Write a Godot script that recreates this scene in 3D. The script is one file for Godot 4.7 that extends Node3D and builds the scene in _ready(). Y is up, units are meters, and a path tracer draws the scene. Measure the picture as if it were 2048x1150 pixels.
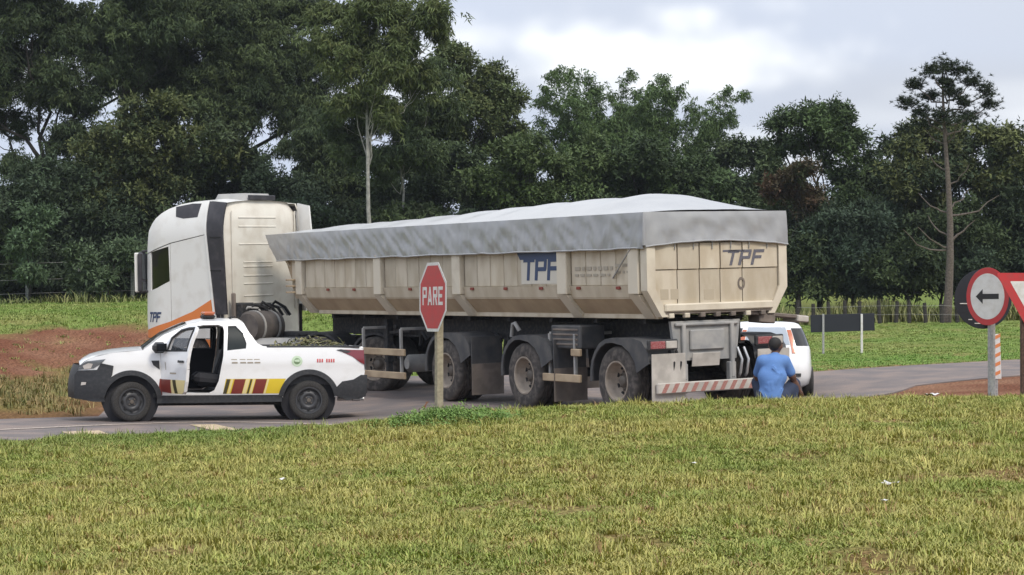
extends Node3D
# A dump-truck rig and a pickup stopped at a country road junction. x right, y up, the camera looks along -z; "depth" is -z.

const FOCAL := 4183.0     # focal length in photo pixels (photo 2048 x 1150)
const EYE := 1.53
var rng := RandomNumberGenerator.new()
var taken := {}
var mats := {}
var noise_a := FastNoiseLite.new()
var noise_b := FastNoiseLite.new()
var noise_c := FastNoiseLite.new()

# ---------------------------------------------------------------- naming
func numbered(called: String) -> String:
	var n: int = taken.get(called, 0)
	taken[called] = n + 1
	return called if n == 0 else "%s_%03d" % [called, n]

func tag(o: Node3D, label: String, category: String, group := "") -> Node3D:
	o.set_meta("label", label)
	o.set_meta("category", category)
	if group != "":
		o.set_meta("group", group)
	return o

func thing(called: String, label: String, category: String, xf: Transform3D, group := "") -> Node3D:
	var o := Node3D.new()
	o.name = numbered(called)
	add_child(o)
	o.transform = xf
	tag(o, label, category, group)
	return o

func part(called: String, st: SurfaceTool, m: Material, parent: Node, label := "") -> MeshInstance3D:
	var o := MeshInstance3D.new()
	o.name = called
	o.mesh = st.commit()
	o.mesh.surface_set_material(0, m)
	parent.add_child(o, true)
	if label != "":
		o.set_meta("label", label)
	return o

func group_part(called: String, parent: Node, xf := Transform3D()) -> Node3D:
	var o := Node3D.new()
	o.name = called
	parent.add_child(o, true)
	o.transform = xf
	return o

func structure(called: String, st: SurfaceTool, m: Material) -> MeshInstance3D:
	var o := MeshInstance3D.new()
	o.name = numbered(called)
	o.mesh = st.commit()
	o.mesh.surface_set_material(0, m)
	add_child(o)
	o.set_meta("kind", "structure")
	return o

# ---------------------------------------------------------------- mesh helpers
func begin() -> SurfaceTool:
	var st := SurfaceTool.new()
	st.begin(Mesh.PRIMITIVE_TRIANGLES)
	return st

func tri(st: SurfaceTool, a: Vector3, b: Vector3, c: Vector3, na: Vector3, nb: Vector3, nc: Vector3) -> void:
	if (c - a).cross(b - a).dot(na + nb + nc) < 0.0:
		var t := b; b = c; c = t
		t = nb; nb = nc; nc = t
	st.set_normal(na); st.add_vertex(a)
	st.set_normal(nb); st.add_vertex(b)
	st.set_normal(nc); st.add_vertex(c)

func quad(st: SurfaceTool, a: Vector3, b: Vector3, c: Vector3, d: Vector3, hint: Vector3) -> void:
	var n := (c - a).cross(d - b).normalized()
	if n.dot(hint) < 0.0:
		n = -n
	tri(st, a, b, c, n, n, n)
	tri(st, a, c, d, n, n, n)

func box(st: SurfaceTool, c: Vector3, s: Vector3, b := Basis(), ch := 0.0) -> void:
	var h := s * 0.5
	ch = minf(ch, minf(h.x, minf(h.y, h.z)) * 0.8)
	var ax := [b.x, b.y, b.z]
	for i in 3:
		var j := (i + 1) % 3
		var k := (i + 2) % 3
		for sg in [-1.0, 1.0]:
			var o: Vector3 = c + ax[i] * (h[i] * sg)
			var u: Vector3 = ax[j] * (h[j] - ch)
			var v: Vector3 = ax[k] * (h[k] - ch)
			quad(st, o - u - v, o + u - v, o + u + v, o - u + v, ax[i] * sg)
	if ch > 0.0:
		for i in 3:   # edges run along axis i
			var j := (i + 1) % 3
			var k := (i + 2) % 3
			for sj in [-1.0, 1.0]:
				for sk in [-1.0, 1.0]:
					var e: Vector3 = ax[i] * (h[i] - ch)
					var p: Vector3 = c + ax[j] * (h[j] * sj) + ax[k] * ((h[k] - ch) * sk)
					var q: Vector3 = c + ax[j] * ((h[j] - ch) * sj) + ax[k] * (h[k] * sk)
					quad(st, p - e, p + e, q + e, q - e, ax[j] * sj + ax[k] * sk)
		for sx in [-1.0, 1.0]:
			for sy in [-1.0, 1.0]:
				for sz in [-1.0, 1.0]:
					var n: Vector3 = (b.x * sx + b.y * sy + b.z * sz).normalized()
					var hx := h - Vector3(ch, ch, ch)
					tri(st, c + b.x * (h.x * sx) + b.y * (hx.y * sy) + b.z * (hx.z * sz),
						c + b.x * (hx.x * sx) + b.y * (h.y * sy) + b.z * (hx.z * sz),
						c + b.x * (hx.x * sx) + b.y * (hx.y * sy) + b.z * (h.z * sz), n, n, n)

func bar(st: SurfaceTool, a: Vector3, b: Vector3, w: float, h: float, ch := 0.0) -> void:   # a box from a to b, w across, h high
	var x := (b - a).normalized()
	var up := Vector3.UP if absf(x.y) < 0.95 else Vector3.RIGHT
	var z := x.cross(up).normalized()
	var y := z.cross(x)
	box(st, (a + b) * 0.5, Vector3(a.distance_to(b), h, w), Basis(x, y, z), ch)

func tube(st: SurfaceTool, pts: Array, radii: Array, sides := 8, caps := true) -> void:
	var n := pts.size()
	var rings := []
	var nrm := []
	var prev := Vector3.ZERO
	for i in n:
		var d: Vector3 = (pts[mini(i + 1, n - 1)] - pts[maxi(i - 1, 0)]).normalized()
		var u: Vector3
		if i == 0:
			u = d.cross(Vector3.UP if absf(d.y) < 0.9 else Vector3.RIGHT).normalized()
		else:
			u = (prev - d * prev.dot(d)).normalized()
		prev = u
		var v := d.cross(u)
		var ring := []
		var rn := []
		for k in sides:
			var a := TAU * k / sides
			var o: Vector3 = u * cos(a) + v * sin(a)
			ring.append(pts[i] + o * radii[i])
			rn.append(o)
		rings.append(ring)
		nrm.append(rn)
	for i in n - 1:
		for k in sides:
			var k2 := (k + 1) % sides
			tri(st, rings[i][k], rings[i][k2], rings[i + 1][k2], nrm[i][k], nrm[i][k2], nrm[i + 1][k2])
			tri(st, rings[i][k], rings[i + 1][k2], rings[i + 1][k], nrm[i][k], nrm[i + 1][k2], nrm[i + 1][k])
	if caps:
		for e in [0, n - 1]:
			var d: Vector3 = (pts[e] - pts[1 if e == 0 else n - 2]).normalized()
			for k in range(1, sides - 1):
				tri(st, rings[e][0], rings[e][k], rings[e][k + 1], d, d, d)

func lathe(st: SurfaceTool, prof: Array, xf: Transform3D, segs := 32, smooth := true) -> void:   # prof: Vector2(radius, along z)
	var n := prof.size()
	var fn := []
	for i in n - 1:
		var d: Vector2 = prof[i + 1] - prof[i]
		fn.append(Vector2(d.y, -d.x).normalized())
	for i in n - 1:
		var n0: Vector2 = fn[i]
		var n1: Vector2 = fn[i]
		if smooth and i > 0 and fn[i - 1].dot(fn[i]) > 0.6:
			n0 = (fn[i - 1] + fn[i]).normalized()
		if smooth and i < n - 2 and fn[i + 1].dot(fn[i]) > 0.6:
			n1 = (fn[i + 1] + fn[i]).normalized()
		for k in segs:
			var q := []
			var qn := []
			for c in [[i, k], [i, k + 1], [i + 1, k + 1], [i + 1, k]]:
				var a: float = TAU * c[1] / segs
				var p: Vector2 = prof[c[0]]
				var m: Vector2 = n0 if c[0] == i else n1
				q.append(xf * Vector3(p.x * cos(a), p.x * sin(a), p.y))
				qn.append((xf.basis * Vector3(m.x * cos(a), m.x * sin(a), m.y)).normalized())
			if prof[i].x > 0.0005:
				tri(st, q[0], q[1], q[2], qn[0], qn[1], qn[2])
			if prof[i + 1].x > 0.0005:
				tri(st, q[0], q[2], q[3], qn[0], qn[2], qn[3])

func prism(st: SurfaceTool, poly: PackedVector2Array, z0: float, z1: float, xf := Transform3D()) -> void:   # polygon in xy pulled along z
	if Geometry2D.is_polygon_clockwise(poly):
		poly.reverse()
	var t := Geometry2D.triangulate_polygon(poly)
	var lo := minf(z0, z1)
	var hi := maxf(z0, z1)
	var zn := xf.basis.z.normalized()
	for i in range(0, t.size(), 3):
		var a := poly[t[i]]
		var b := poly[t[i + 1]]
		var c := poly[t[i + 2]]
		tri(st, xf * Vector3(a.x, a.y, hi), xf * Vector3(b.x, b.y, hi), xf * Vector3(c.x, c.y, hi), zn, zn, zn)
		tri(st, xf * Vector3(a.x, a.y, lo), xf * Vector3(b.x, b.y, lo), xf * Vector3(c.x, c.y, lo), -zn, -zn, -zn)
	for i in poly.size():
		var a := poly[i]
		var b := poly[(i + 1) % poly.size()]
		var e := b - a
		quad(st, xf * Vector3(a.x, a.y, lo), xf * Vector3(b.x, b.y, lo), xf * Vector3(b.x, b.y, hi), xf * Vector3(a.x, a.y, hi), xf.basis * Vector3(e.y, -e.x, 0))

func v2(a: Array) -> PackedVector2Array:   # flat list of numbers to points
	var p := PackedVector2Array()
	for i in range(0, a.size(), 2):
		p.append(Vector2(a[i], a[i + 1]))
	return p

func arc2(c: Vector2, r: float, a0: float, a1: float, n: int) -> PackedVector2Array:
	var p := PackedVector2Array()
	for i in n + 1:
		var a := deg_to_rad(lerpf(a0, a1, float(i) / n))
		p.append(c + Vector2(cos(a), sin(a)) * r)
	return p

# a flat outline laid over the curved surface fn(x, y) -> Vector3; out is the rough outward direction
func drape(st: SurfaceTool, outer: PackedVector2Array, holes: Array, cell: float, fn: Callable, out: Vector3, flange := 0.0) -> void:
	if Geometry2D.is_polygon_clockwise(outer):
		outer.reverse()
	var lo := outer[0]
	var hi := outer[0]
	for p in outer:
		lo = lo.min(p)
		hi = hi.max(p)
	var nx := maxi(1, ceili((hi.x - lo.x) / cell))
	var ny := maxi(1, ceili((hi.y - lo.y) / cell))
	for i in nx:
		for j in ny:
			var a := lo + Vector2(i, j) * cell
			var cellp := PackedVector2Array([a, a + Vector2(cell, 0), a + Vector2(cell, cell), a + Vector2(0, cell)])
			var pieces: Array = Geometry2D.intersect_polygons(cellp, outer)
			for h in holes:
				var next := []
				for p in pieces:
					for q in Geometry2D.clip_polygons(p, h):
						if not Geometry2D.is_polygon_clockwise(q):
							next.append(q)
				pieces = next
			for p in pieces:
				var t := Geometry2D.triangulate_polygon(p)
				if t.is_empty():
					p = Geometry2D.convex_hull(p)
					if p.size() < 4:
						continue
					p.remove_at(p.size() - 1)
					t = PackedInt32Array()
					for q in range(1, p.size() - 1):
						t.append_array([0, q, q + 1])
				for k in range(0, t.size(), 3):
					var v := []
					var n := []
					for m in 3:
						var s: Vector2 = p[t[k + m]]
						v.append(fn.call(s.x, s.y))
						n.append(drape_normal(fn, s, out))
					tri(st, v[0], v[1], v[2], n[0], n[1], n[2])
	if flange > 0.0:
		for loop in [outer] + holes:
			for i in loop.size():
				var a: Vector2 = loop[i]
				var b: Vector2 = loop[(i + 1) % loop.size()]
				var steps := maxi(1, ceili(a.distance_to(b) / cell))
				for k in steps:
					var s0 := a.lerp(b, float(k) / steps)
					var s1 := a.lerp(b, float(k + 1) / steps)
					var sm := (s0 + s1) * 0.5
					if loop != outer and not Geometry2D.is_point_in_polygon(sm, outer):
						continue
					if loop == outer and holes.any(func(h): return Geometry2D.is_point_in_polygon(sm, h)):
						continue
					var p0: Vector3 = fn.call(s0.x, s0.y)
					var p1: Vector3 = fn.call(s1.x, s1.y)
					var d0 := drape_normal(fn, s0, out) * flange
					quad(st, p0, p1, p1 - d0, p0 - d0, Vector3(0, 1, 0))

func drape_normal(fn: Callable, s: Vector2, out: Vector3) -> Vector3:
	var e := 0.012
	var dx: Vector3 = fn.call(s.x + e, s.y) - fn.call(s.x - e, s.y)
	var dy: Vector3 = fn.call(s.x, s.y + e) - fn.call(s.x, s.y - e)
	var n := dx.cross(dy).normalized()
	return n if n.dot(out) > 0.0 else -n

# a smooth sheet through a grid of points
func sheet(st: SurfaceTool, g: Array, out: Vector3) -> void:
	var rows := g.size()
	var cols: int = g[0].size()
	var nn := []
	for i in rows:
		var r := []
		for j in cols:
			var du: Vector3 = g[mini(i + 1, rows - 1)][j] - g[maxi(i - 1, 0)][j]
			var dv: Vector3 = g[i][mini(j + 1, cols - 1)] - g[i][maxi(j - 1, 0)]
			var n := du.cross(dv).normalized()
			r.append(n if n.dot(out) >= 0.0 else -n)
		nn.append(r)
	for i in rows - 1:
		for j in cols - 1:
			tri(st, g[i][j], g[i + 1][j], g[i + 1][j + 1], nn[i][j], nn[i + 1][j], nn[i + 1][j + 1])
			tri(st, g[i][j], g[i + 1][j + 1], g[i][j + 1], nn[i][j], nn[i + 1][j + 1], nn[i][j + 1])

# ---------------------------------------------------------------- materials
func lin(r: float, g: float, b: float) -> Color:
	return Color(r, g, b).linear_to_srgb()

func speckle(seed_: int, freq: float, lo: float, hi: float, octaves := 4, contrast_lo := 0.0, contrast_hi := 1.0, size := 512) -> NoiseTexture2D:
	var n := FastNoiseLite.new()
	n.seed = seed_
	n.frequency = freq
	n.fractal_octaves = octaves
	n.noise_type = FastNoiseLite.TYPE_SIMPLEX_SMOOTH
	var t := NoiseTexture2D.new()
	t.width = size
	t.height = size
	t.seamless = true
	t.noise = n
	var g := Gradient.new()
	g.offsets = PackedFloat32Array([contrast_lo, contrast_hi])
	g.colors = PackedColorArray([Color(lo, lo, lo), Color(hi, hi, hi)])
	t.color_ramp = g
	return t

func tinted(seed_: int, freq: float, a: Color, b: Color, lo := 0.0, hi := 1.0, octaves := 4, size := 512) -> NoiseTexture2D:
	var t := speckle(seed_, freq, 0, 1, octaves, lo, hi, size)
	t.color_ramp.colors = PackedColorArray([a, b])
	return t

func plain(key: String, c: Color, rough := 0.5, metal := 0.0, coat := 0.0) -> StandardMaterial3D:
	if not mats.has(key):
		var m := StandardMaterial3D.new()
		m.albedo_color = c
		m.roughness = rough
		m.metallic = metal
		if coat > 0.0:
			m.clearcoat_enabled = true
			m.clearcoat = coat
			m.clearcoat_roughness = 0.08
		mats[key] = m
	return mats[key]

func textured(key: String, tex: Texture2D, scale: float, rough := 0.6, c := Color.WHITE, world := false, coat := 0.0) -> StandardMaterial3D:
	if not mats.has(key):
		var m := plain(key, c, rough, 0.0, coat)
		m.albedo_texture = tex
		m.uv1_triplanar = true
		m.uv1_world_triplanar = world
		m.uv1_scale = Vector3(scale, scale, scale)
	return mats[key]

func glass(key: String, c: Color, alpha: float) -> StandardMaterial3D:
	if not mats.has(key):
		var m := plain(key, Color(c.r, c.g, c.b, alpha), 0.03)
		m.transparency = BaseMaterial3D.TRANSPARENCY_ALPHA
		m.metallic_specular = 0.6
	return mats[key]

# ---------------------------------------------------------------- lie of the land (depth = -z)
func ss(a: float, b: float, x: float) -> float:
	var t := clampf((x - a) / (b - a), 0.0, 1.0)
	return t * t * (3.0 - 2.0 * t)

func slope(x: float, d: float) -> float:
	return 0.024 * (clampf(x, -30, 30) - 1.98) + 0.0235 * (minf(d, 110.0) - 30.34)

func road_height(x: float, d: float) -> float:
	var s := (1.0 - ss(-2.9, -1.2, x)) * (1.0 - ss(35.0, 39.5, d))
	var dip := 0.24 * exp(-(pow(x - 4.6, 2.0) + pow(d - 38.2, 2.0)) / 9.0)
	return lerpf(slope(x, d), -0.13, s) - dip

var asphalt_outline := v2([-34, 14, -34, 19.5, -20, 26.5, -8.1, 33.0, -6.7, 33.9, -7.0, 36.0, -7.6, 40.0, -8.1, 43.0, -7.2, 44.6, -3.0, 44.3, 6.0, 42.4, 11.0, 45.0, 25.0, 51.5, 60, 68, 60, 60, 25.0, 44.0, 12.5, 40.6, 7.4, 38.4, 5.5, 34.0, 4.9, 29.0, 1.0, 28.2, -1.4, 29.2, -2.4, 30.4, -3.9, 29.4, -6.6, 27.0, -14, 21.5, -22, 14])
var far_edge := v2([-60, 8, -34, 19.5, -20, 26.5, -8.1, 33.0, -6.7, 33.9, -7.0, 36.0, -7.6, 40.0, -8.1, 43.0, -7.2, 44.6, -3.0, 44.3, 6.0, 42.4, 11.0, 45.0, 25.0, 51.5, 60, 68])

func edge_distance(x: float, d: float) -> float:   # metres beyond the far edge of the asphalt, negative on this side
	var p := Vector2(x, d)
	var best := 1e9
	var side := 1.0
	for i in far_edge.size() - 1:
		var q := Geometry2D.get_closest_point_to_segment(p, far_edge[i], far_edge[i + 1])
		var e := q.distance_to(p)
		if e < best - 1e-6:
			best = e
			side = signf((far_edge[i + 1] - far_edge[i]).cross(p - far_edge[i]))
	return best * side

var crest_x := [-12.0, -6.4, -3.4, -2.0, -1.0, 0.45, 1.7, 3.6, 6.4, 12.0]
var crest_h := [-0.2, -0.05, 0.085, 0.16, 0.27, 0.35, 0.405, 0.45, 0.5, 0.6]
func crest(x: float) -> float:
	for i in crest_x.size() - 1:
		if x <= crest_x[i + 1]:
			return lerpf(crest_h[i], crest_h[i + 1], clampf((x - crest_x[i]) / (crest_x[i + 1] - crest_x[i]), 0.0, 1.0))
	return 0.7

func crest_depth(x: float) -> float:   # where the near grass tops out before the road
	return 25.3 + 0.7 * ss(-6.0, 0.0, x)

func land(x: float, d: float) -> float:
	var r := road_height(x, d)
	var e := edge_distance(x, d)
	if e > 0.0:
		var w := 1.0 - ss(-4.5, 3.0, x)
		var ramp := clampf(e / 7.0, 0.0, 1.0)
		r += w * 1.3 * lerpf(ramp, ramp * ramp * (3.0 - 2.0 * ramp), 0.6) + 3.4 * ss(83.0, 125.0, d) + ss(0.0, 3.0, e) * (0.1 * noise_a.get_noise_2d(x * 1.6, d * 1.6) + (0.05 + 0.1 * w * (1.0 - ss(6.0, 9.0, e))) * noise_b.get_noise_2d(x * 6.0, d * 6.0))
		return r
	var cd := crest_depth(x)
	if d < cd + 4.0:
		var t := clampf(d / cd, 0.0, 1.0)
		var near := lerpf(-0.62 + 0.012 * x, crest(x), pow(t, 1.35)) + 0.03 * noise_b.get_noise_2d(x * 5.0, d * 5.0)
		var fall := ss(cd, cd + 2.6 + ss(-3.0, 1.0, x) * 0.4, d)
		r = lerpf(near, r, fall)
	return r

func ground_at(x: float, d: float, lift := 0.0) -> Vector3:
	return Vector3(x, land(x, d) + lift, -d)

func px(p: float, d: float) -> float:   # photo column at a depth, in metres
	return (p - 1024.0) * d / FOCAL

func set_noise() -> void:
	rng.seed = 7
	noise_a.seed = 3
	noise_a.frequency = 0.12
	noise_b.seed = 11
	noise_b.frequency = 0.14
	noise_c.seed = 23
	noise_c.frequency = 0.45

func make_sky() -> Image:
	var w := 2048
	var h := 1024
	var im := Image.create(w, h, false, Image.FORMAT_RGBF)
	var n1 := FastNoiseLite.new()
	n1.seed = 5
	n1.frequency = 0.16
	n1.fractal_octaves = 5
	var n2 := FastNoiseLite.new()
	n2.seed = 9
	n2.frequency = 0.07
	n2.fractal_octaves = 3
	var gap := Color(0.435, 0.485, 0.585)
	var grey := Color(0.42, 0.45, 0.51)
	var white := Color(0.74, 0.76, 0.78)
	for j in h:
		var el := (0.5 - (j + 0.5) / h) * PI
		if el < -0.03:
			im.fill_rect(Rect2i(0, j, w, 1), Color(0.16, 0.15, 0.12))
			continue
		var s := sin(maxf(el, 0.0))
		var lift := 1.0 + 1.2 * s
		for i in w:
			var az := (i + 0.5) / w * TAU   # the left edge of a panorama faces -z
			if az > PI:
				az -= TAU
			var k := 1.0 / (s + 0.06)
			var p := Vector2(sin(az), cos(az)) * k * cos(el)
			var a := n1.get_noise_2d(p.x * 2.0 + 40.0, p.y * 2.0)
			var b := n2.get_noise_2d(p.x * 2.0 - 17.0, p.y * 2.0 + 60.0)
			var c := gap.lerp(grey, clampf(0.55 + 1.6 * b + 0.5 * a, 0.0, 1.0))
			c = c.lerp(white, clampf(1.5 * a + 0.4 * b, 0.0, 0.75))
			# the long bank of bright cloud over the trees
			var q := Vector2((az - 0.066) / 0.098, (el - 0.122) / 0.0225)
			q.y += 0.35 * n1.get_noise_2d(az * 130.0, 3.0)
			var bank := clampf(1.25 - q.length() + 0.75 * n1.get_noise_2d(az * 110.0, el * 230.0), 0.0, 1.0)
			c = c.lerp(white, smoothstep(0.0, 1.0, bank) * (0.86 + 0.3 * n1.get_noise_2d(az * 260.0, el * 420.0)))
			im.set_pixel(i, j, Color(c.r * lift, c.g * lift, c.b * lift))
	return im

func _ready() -> void:
	set_noise()
	# camera
	var cam := Camera3D.new()
	cam.name = "camera"
	add_child(cam)
	cam.position = Vector3(0, EYE, 0)
	cam.rotation.x = atan(55.0 / FOCAL)
	cam.fov = rad_to_deg(2.0 * atan(575.0 / FOCAL))
	cam.near = 0.1
	cam.far = 600.0
	cam.current = true
	# sky
	var env := Environment.new()
	env.background_mode = Environment.BG_SKY
	var sm := PanoramaSkyMaterial.new()
	sm.panorama = ImageTexture.create_from_image(make_sky())
	var sky := Sky.new()
	sky.sky_material = sm
	env.sky = sky
	env.tonemap_mode = Environment.TONE_MAPPER_LINEAR
	env.tonemap_exposure = 1.38
	env.sdfgi_enabled = true
	env.ssao_enabled = true
	env.ssil_enabled = true
	env.fog_enabled = true
	env.fog_density = 0.0002
	env.fog_light_color = lin(0.55, 0.6, 0.68)
	var we := WorldEnvironment.new()
	we.name = "world_environment"
	we.environment = env
	add_child(we)
	# a veiled sun, high and a little behind the camera
	var sun := DirectionalLight3D.new()
	sun.name = "sun"
	add_child(sun)
	sun.light_energy = 0.5
	sun.light_angular_distance = 14.0
	sun.light_color = Color(1.0, 0.965, 0.91)
	sun.shadow_enabled = true
	sun.look_at_from_position(Vector3.ZERO, -Vector3(0.32, 0.72, 0.6))
	make_ground()
	vehicle_materials()
	make_trailer()
	make_tractor()
	make_pickup()
	make_hatchback()
	make_person()
	make_signs()
	make_woods()
	make_fences()
	make_grass()

func spaced(lo: float, hi: float, flo: float, fhi: float, fine: float, grow: float) -> Array:
	var a := []
	var x := flo
	while x <= fhi:
		a.append(x)
		x += fine
	var s := fine
	x = a[-1]
	while x < hi:
		s *= grow
		x += s
		a.append(x)
	s = fine
	x = flo
	while x > lo:
		s *= grow
		x -= s
		a.push_front(x)
	return a

func soil_colour(x: float, d: float) -> Color:   # base colours of grass sward, dry grass, red earth and dirt
	var n := noise_a.get_noise_2d(x * 2.2, d * 2.2)
	var m := noise_c.get_noise_2d(x, d)
	var e := edge_distance(x, d)
	var green := Color(0.2, 0.215, 0.06)
	var straw := Color(0.33, 0.275, 0.11)
	var red := Color(0.215, 0.092, 0.057)
	var dirt := Color(0.36, 0.2, 0.125)
	if e < 0.0:
		var c := green.lerp(straw, clampf(0.6 + 1.2 * n + 0.6 * m, 0.0, 1.0))
		c = c.lerp(red, clampf(1.6 * (noise_c.get_noise_2d(x * 1.3 + 40.0, d * 1.3) - 0.2), 0.0, 0.75))
		var cd := crest_depth(x)
		var bare := ss(cd + 0.5, cd + 1.6, d + 0.6 * m)
		return c.lerp(dirt.lerp(red, clampf(0.5 + m, 0.0, 1.0)), bare)
	# beyond the road
	var c2 := Color(0.21, 0.285, 0.075).lerp(straw, clampf(0.2 + 0.9 * n, 0.0, 0.7))
	if x < 3.0:
		var t := e + 1.2 * n + 0.7 * m
		var w := 1.0 - ss(-6.6, -5.6, x)
		var bank := ss(1.8, 2.5, t) * (1.0 - ss(4.5, 5.5, t + 0.5 * n))
		c2 = c2.lerp(red.lerp(dirt, clampf(0.3 + 0.8 * m, 0.0, 1.0)), bank * w)
		var foot := 1.0 - ss(0.4, 1.6, e + 0.8 * m)
		c2 = c2.lerp(red, foot * w * 0.8)
		var scrub := ss(0.8, 1.6, e) * (1.0 - ss(1.8, 2.5, t))
		c2 = c2.lerp(Color(0.27, 0.17, 0.08), scrub * w * 0.8)
	else:
		c2 = c2.lerp(dirt, (1.0 - ss(0.2, 0.9, e + 0.4 * m)) * 0.8)
	return c2

func make_ground() -> void:
	var xs := spaced(-90, 90, -13.0, 15.0, 0.35, 1.12)
	var zs := spaced(-30, 300, 11.0, 48.0, 0.35, 1.09)
	var st := begin()
	var hs := []
	var cs := []
	for i in xs.size():
		var hr := PackedFloat32Array()
		var cr := PackedColorArray()
		for j in zs.size():
			hr.append(land(xs[i], zs[j]))
			cr.append(soil_colour(xs[i], zs[j]))
		hs.append(hr)
		cs.append(cr)
	var nx := xs.size()
	var nz := zs.size()
	for i in nx:
		for j in nz:
			var i0 := maxi(i - 1, 0)
			var i1 := mini(i + 1, nx - 1)
			var j0 := maxi(j - 1, 0)
			var j1 := mini(j + 1, nz - 1)
			var gx: float = (hs[i1][j] - hs[i0][j]) / (xs[i1] - xs[i0])
			var gz: float = (hs[i][j1] - hs[i][j0]) / (zs[j1] - zs[j0])
			st.set_normal(Vector3(-gx, 1.0, gz).normalized())
			st.set_color(cs[i][j])
			st.set_uv(Vector2(xs[i], zs[j]))
			st.add_vertex(Vector3(xs[i], hs[i][j], -zs[j]))
	for i in nx - 1:
		for j in nz - 1:
			var a := i * nz + j
			for k in [a, a + 1, a + nz + 1, a, a + nz + 1, a + nz]:
				st.add_index(k)
	var m := StandardMaterial3D.new()
	m.vertex_color_use_as_albedo = true
	m.albedo_texture = speckle(31, 0.02, 0.62, 1.0, 5, 0.2, 0.75, 1024)
	m.uv1_triplanar = true
	m.uv1_world_triplanar = true
	m.uv1_scale = Vector3(0.7, 0.7, 0.7)
	m.roughness = 1.0
	m.metallic_specular = 0.1
	structure("ground", st, m)
	# asphalt: one sheet following the lie of the land
	st = begin()
	drape(st, asphalt_outline, [], 1.0, func(x, d): return Vector3(x, land(x, d) + 0.02, -d), Vector3.UP, 0.05)
	var am := textured("asphalt", tinted(41, 0.006, lin(0.175, 0.15, 0.146), lin(0.285, 0.22, 0.19), 0.25, 0.8, 6, 1024), 0.14, 0.9, Color.WHITE, true)
	am.detail_enabled = true
	am.detail_blend_mode = BaseMaterial3D.BLEND_MODE_MUL
	am.detail_albedo = speckle(42, 0.16, 0.75, 1.0, 3, 0.2, 0.8)
	am.detail_uv_layer = BaseMaterial3D.DETAIL_UV_2
	am.uv2_triplanar = true
	am.uv2_world_triplanar = true
	am.uv2_scale = Vector3(0.9, 0.9, 0.9)
	structure("road", st, am)
	# worn paint: the edge line and the hatched bars of the painted island
	var paint := textured("paint", tinted(45, 0.05, lin(0.25, 0.2, 0.17), lin(0.5, 0.42, 0.35), 0.25, 0.6), 0.6, 0.85, Color.WHITE, true)
	var lines := [[-12.0, 26.5], [-7.31, 29.85], [-6.3, 30.95], [-5.3, 31.75], [-4.6, 32.02], [-4.04, 31.95], [-3.22, 31.6], [-2.41, 31.0]]
	var l := PackedVector2Array()
	var r := PackedVector2Array()
	for i in lines.size():
		var p := Vector2(lines[i][0], lines[i][1])
		var q: Array = lines[mini(i + 1, lines.size() - 1)]
		var o: Array = lines[maxi(i - 1, 0)]
		var d := Vector2(q[0] - o[0], q[1] - o[1]).normalized().orthogonal() * 0.085
		l.append(p + d)
		r.append(p - d)
	r.reverse()
	st = begin()
	drape(st, l + r, [], 1.0, func(x, d): return Vector3(x, land(x, d) + 0.027, -d), Vector3.UP)
	structure("road_edge_line", st, paint)
	var straw_paint := textured("yellow_paint", tinted(46, 0.05, lin(0.28, 0.2, 0.14), lin(0.56, 0.44, 0.28), 0.2, 0.6), 0.6, 0.85, Color.WHITE, true)
	for q in [[-6.3, 29.3, -5.85, 29.65, -5.25, 27.95, -5.7, 27.6], [-4.81, 31.2, -4.45, 31.35, -3.83, 29.75, -4.2, 29.55]]:
		st = begin()
		drape(st, v2(q), [], 1.0, func(x, d): return Vector3(x, land(x, d) + 0.027, -d), Vector3.UP)
		structure("road_marking", st, straw_paint)

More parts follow.
